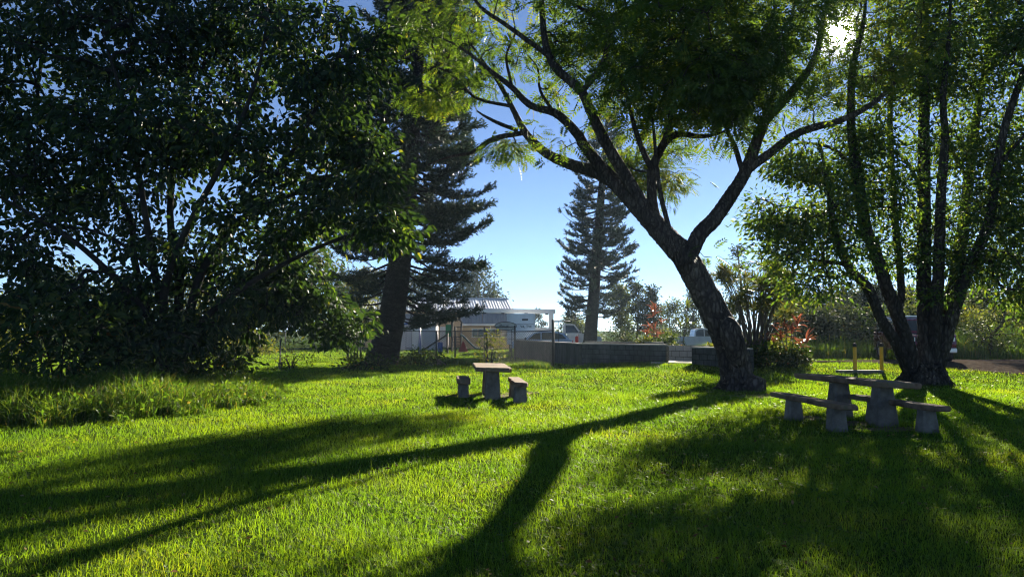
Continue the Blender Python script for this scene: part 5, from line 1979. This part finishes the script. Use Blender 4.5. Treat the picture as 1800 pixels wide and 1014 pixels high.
def litter():
    rng = np.random.default_rng(21)
    y = 4 + 26 * rng.uniform(size=1500) ** 1.5
    x = rng.uniform(-1, 1, 1500) * (.75 * y + 1)
    k = lawn_ok(x, y)
    x, y = x[k], y[k]
    pos = np.stack([x, y, hgt(x, y) + rng.uniform(.02, .06, len(x))], 1)
    d = rng.normal(size=pos.shape) * np.array([1, 1, .3])
    sz = rng.uniform(.03, .07, len(x))
    o = quads('fallen_leaves', leaf_quads(pos, d, rng.normal(size=pos.shape) * .3 + np.array([0, 0, 1.]), sz, sz * .5), M['litter'])
    tag(o, 'dry brown fallen leaves strewn over the lawn', 'leaves', kind='stuff')
    # low broad-leaved weeds in the turf
    n = 30000
    y = 4 + 22 * rng.uniform(size=n) ** 1.4
    x = rng.uniform(-1, 1, n) * (.75 * y + 1)
    k = lawn_ok(x, y) & (np.sin(x * 1.7 + 2 * np.sin(y * .9)) * np.sin(y * 1.9 + x) > .15)
    x, y = x[k], y[k]
    pos = np.stack([x, y, hgt(x, y) + rng.uniform(.01, .045, len(x))], 1)
    d = rng.normal(size=pos.shape) * np.array([1, 1, .35])
    sz = rng.uniform(.018, .04, len(x)) * (1 + y / 20)
    o = quads('clover', leaf_quads(pos, d, rng.normal(size=pos.shape) * .35 + np.array([0, 0, 1.]), sz, sz * .8), M['weed'])
    tag(o, 'low round-leaved clover scattered through the turf', 'clover', kind='stuff')


litter()


def tall_grass(label, region, n, h, w, seed, mat, lean=.35, hfun=None):
    rng = np.random.default_rng(seed)
    x, y = region(rng, n)
    hh = h * rng.uniform(.45, 1.1, len(x))
    if hfun is not None:
        hh = hh * hfun(x, y)
    V, I = blades(x, y, hh, w * rng.uniform(.7, 1.3, len(x)), rng, lean, 2, curl=.9)
    o = link(bpy.data.objects.new('tall_grass', raw_mesh('tall_grass', V, I, 3, mat)))
    tag(o, label, 'grass', kind='stuff')


def reg_left(rng, n):
    px = rng.uniform(-160, 500, n)
    t = rng.uniform(0, 1, n)
    ynear = np.interp(px, [-160, 0, 250, 400, 500], [11.6, 12.0, 12.9, 14.4, 16.4])
    yfar = np.interp(px, [-160, 300, 500], [17.5, 18.5, 18.6])
    y = ynear + (yfar - ynear) * t
    y += .25 * np.sin(px * .05) + .15 * np.sin(px * .13 + 1)
    return (px - 900) / FPX * y, y


def edge_h(x, y):
    px = 900 + x / y * FPX
    ynear = np.interp(px, [-160, 0, 250, 400, 500], [11.6, 12.0, 12.9, 14.4, 16.4])
    return np.clip(.35 + (y - ynear) * .75, .3, 1) * np.interp(px, [-160, 250, 420, 500], [1.05, .9, .75, .45]) * (1 + .3 * np.sin(x * 2.1) * np.sin(y * 1.7))


tall_grass('knee-high weeds and long grass along the left edge of the lawn', reg_left, 34000, .74, .013, 4, M['weed'], .45, edge_h)


def weeds_leaves():
    rng = np.random.default_rng(14)
    x, y = reg_left(rng, 9000)
    h = .62 * edge_h(x, y) * rng.uniform(.15, 1.0, len(x))
    pos = np.stack([x, y, hgt(x, y) + h], 1)
    d = rng.normal(size=(len(x), 3)) + np.array([0, 0, .1])
    Q = leaf_quads(pos, d, rng.normal(size=pos.shape) * .5 + np.array([0, 0, 1.]), rng.uniform(.06, .13, len(x)), rng.uniform(.035, .06, len(x)))
    o = quads('weeds', Q, M['weed'])
    tag(o, 'small-leaved vines tangled through the long grass on the left', 'weeds', kind='stuff')


weeds_leaves()


def reg_bank(rng, n):
    x = rng.uniform(11.5, 40, n)
    t = rng.uniform(0, 1, n)
    yn = np.interp(x, [11.5, 16, 22, 40], [32.6, 33.0, 32.2, 32.4])
    y = yn + t * 6
    return x, y


tall_grass('shoulder-high bright grass bank along the far side of the gravel road', reg_bank, 30000, 1.45, .030, 6, M['weed'], .30, lambda x, y: np.clip(.35 + (y - 32) * .22, .3, 1) * np.interp(x, [12, 17, 21], [.5, .6, 1]) * (1 + .35 * np.sin(x * 1.3) * np.sin(y * 1.1 + x * .4) + .2 * np.sin(x * 3.1 + y)))


def reg_bank2(rng, n):
    x = rng.uniform(10.2, 17, n)
    y = rng.uniform(32.6, 40, n)
    return x, y


tall_grass('hazy grass slope behind the yellow bollards', reg_bank2, 9000, .7, .03, 7, M['weed'], .30)


def reg_wall(rng, n):
    t = rng.uniform(0, 1, n)
    x = WA[0] + (WB[0] - WA[0]) * t
    y = WA[1] + (WB[1] - WA[1]) * t - .14 - np.abs(rng.normal(size=n)) * .08
    return x, y


tall_grass('fringe of longer grass along the foot of the block wall', reg_wall, 900, .16, .012, 8, M['weed'], .3)


def reg_fence(rng, n):
    t = rng.uniform(0, 1, n)
    x = np.where(t < .4, F0[0] + (F1[0] - F0[0]) * t / .4, F1[0] + (F2[0] - F1[0]) * (t - .4) / .6)
    y = np.where(t < .4, F0[1] + (F1[1] - F0[1]) * t / .4, F1[1] + (F2[1] - F1[1]) * (t - .4) / .6)
    return x, y + rng.normal(size=n) * .25


tall_grass('unmown grass and weeds growing through the foot of the chain-link fence', reg_fence, 4500, .38, .018, 9, M['weed'], .4, lambda x, y: .6 + .5 * np.sin(x * 1.9))

# ------------------------------------------------------------------ the air
def haze():
    m, nt = new_mat('haze_air')
    v = nt.nodes.new('ShaderNodeVolumePrincipled')
    v.inputs['Color'].default_value = (.62, .82, 1, 1)
    v.inputs['Density'].default_value = .0004
    v.inputs['Anisotropy'].default_value = .25
    o = nt.nodes.new('ShaderNodeOutputMaterial')
    nt.links.new(v.outputs[0], o.inputs['Volume'])
    mb = MB()
    mb.box((0, 90, 14), (300, 260, 32))
    ob = mb.build('haze', m)
    ob['kind'] = 'stuff'


haze()
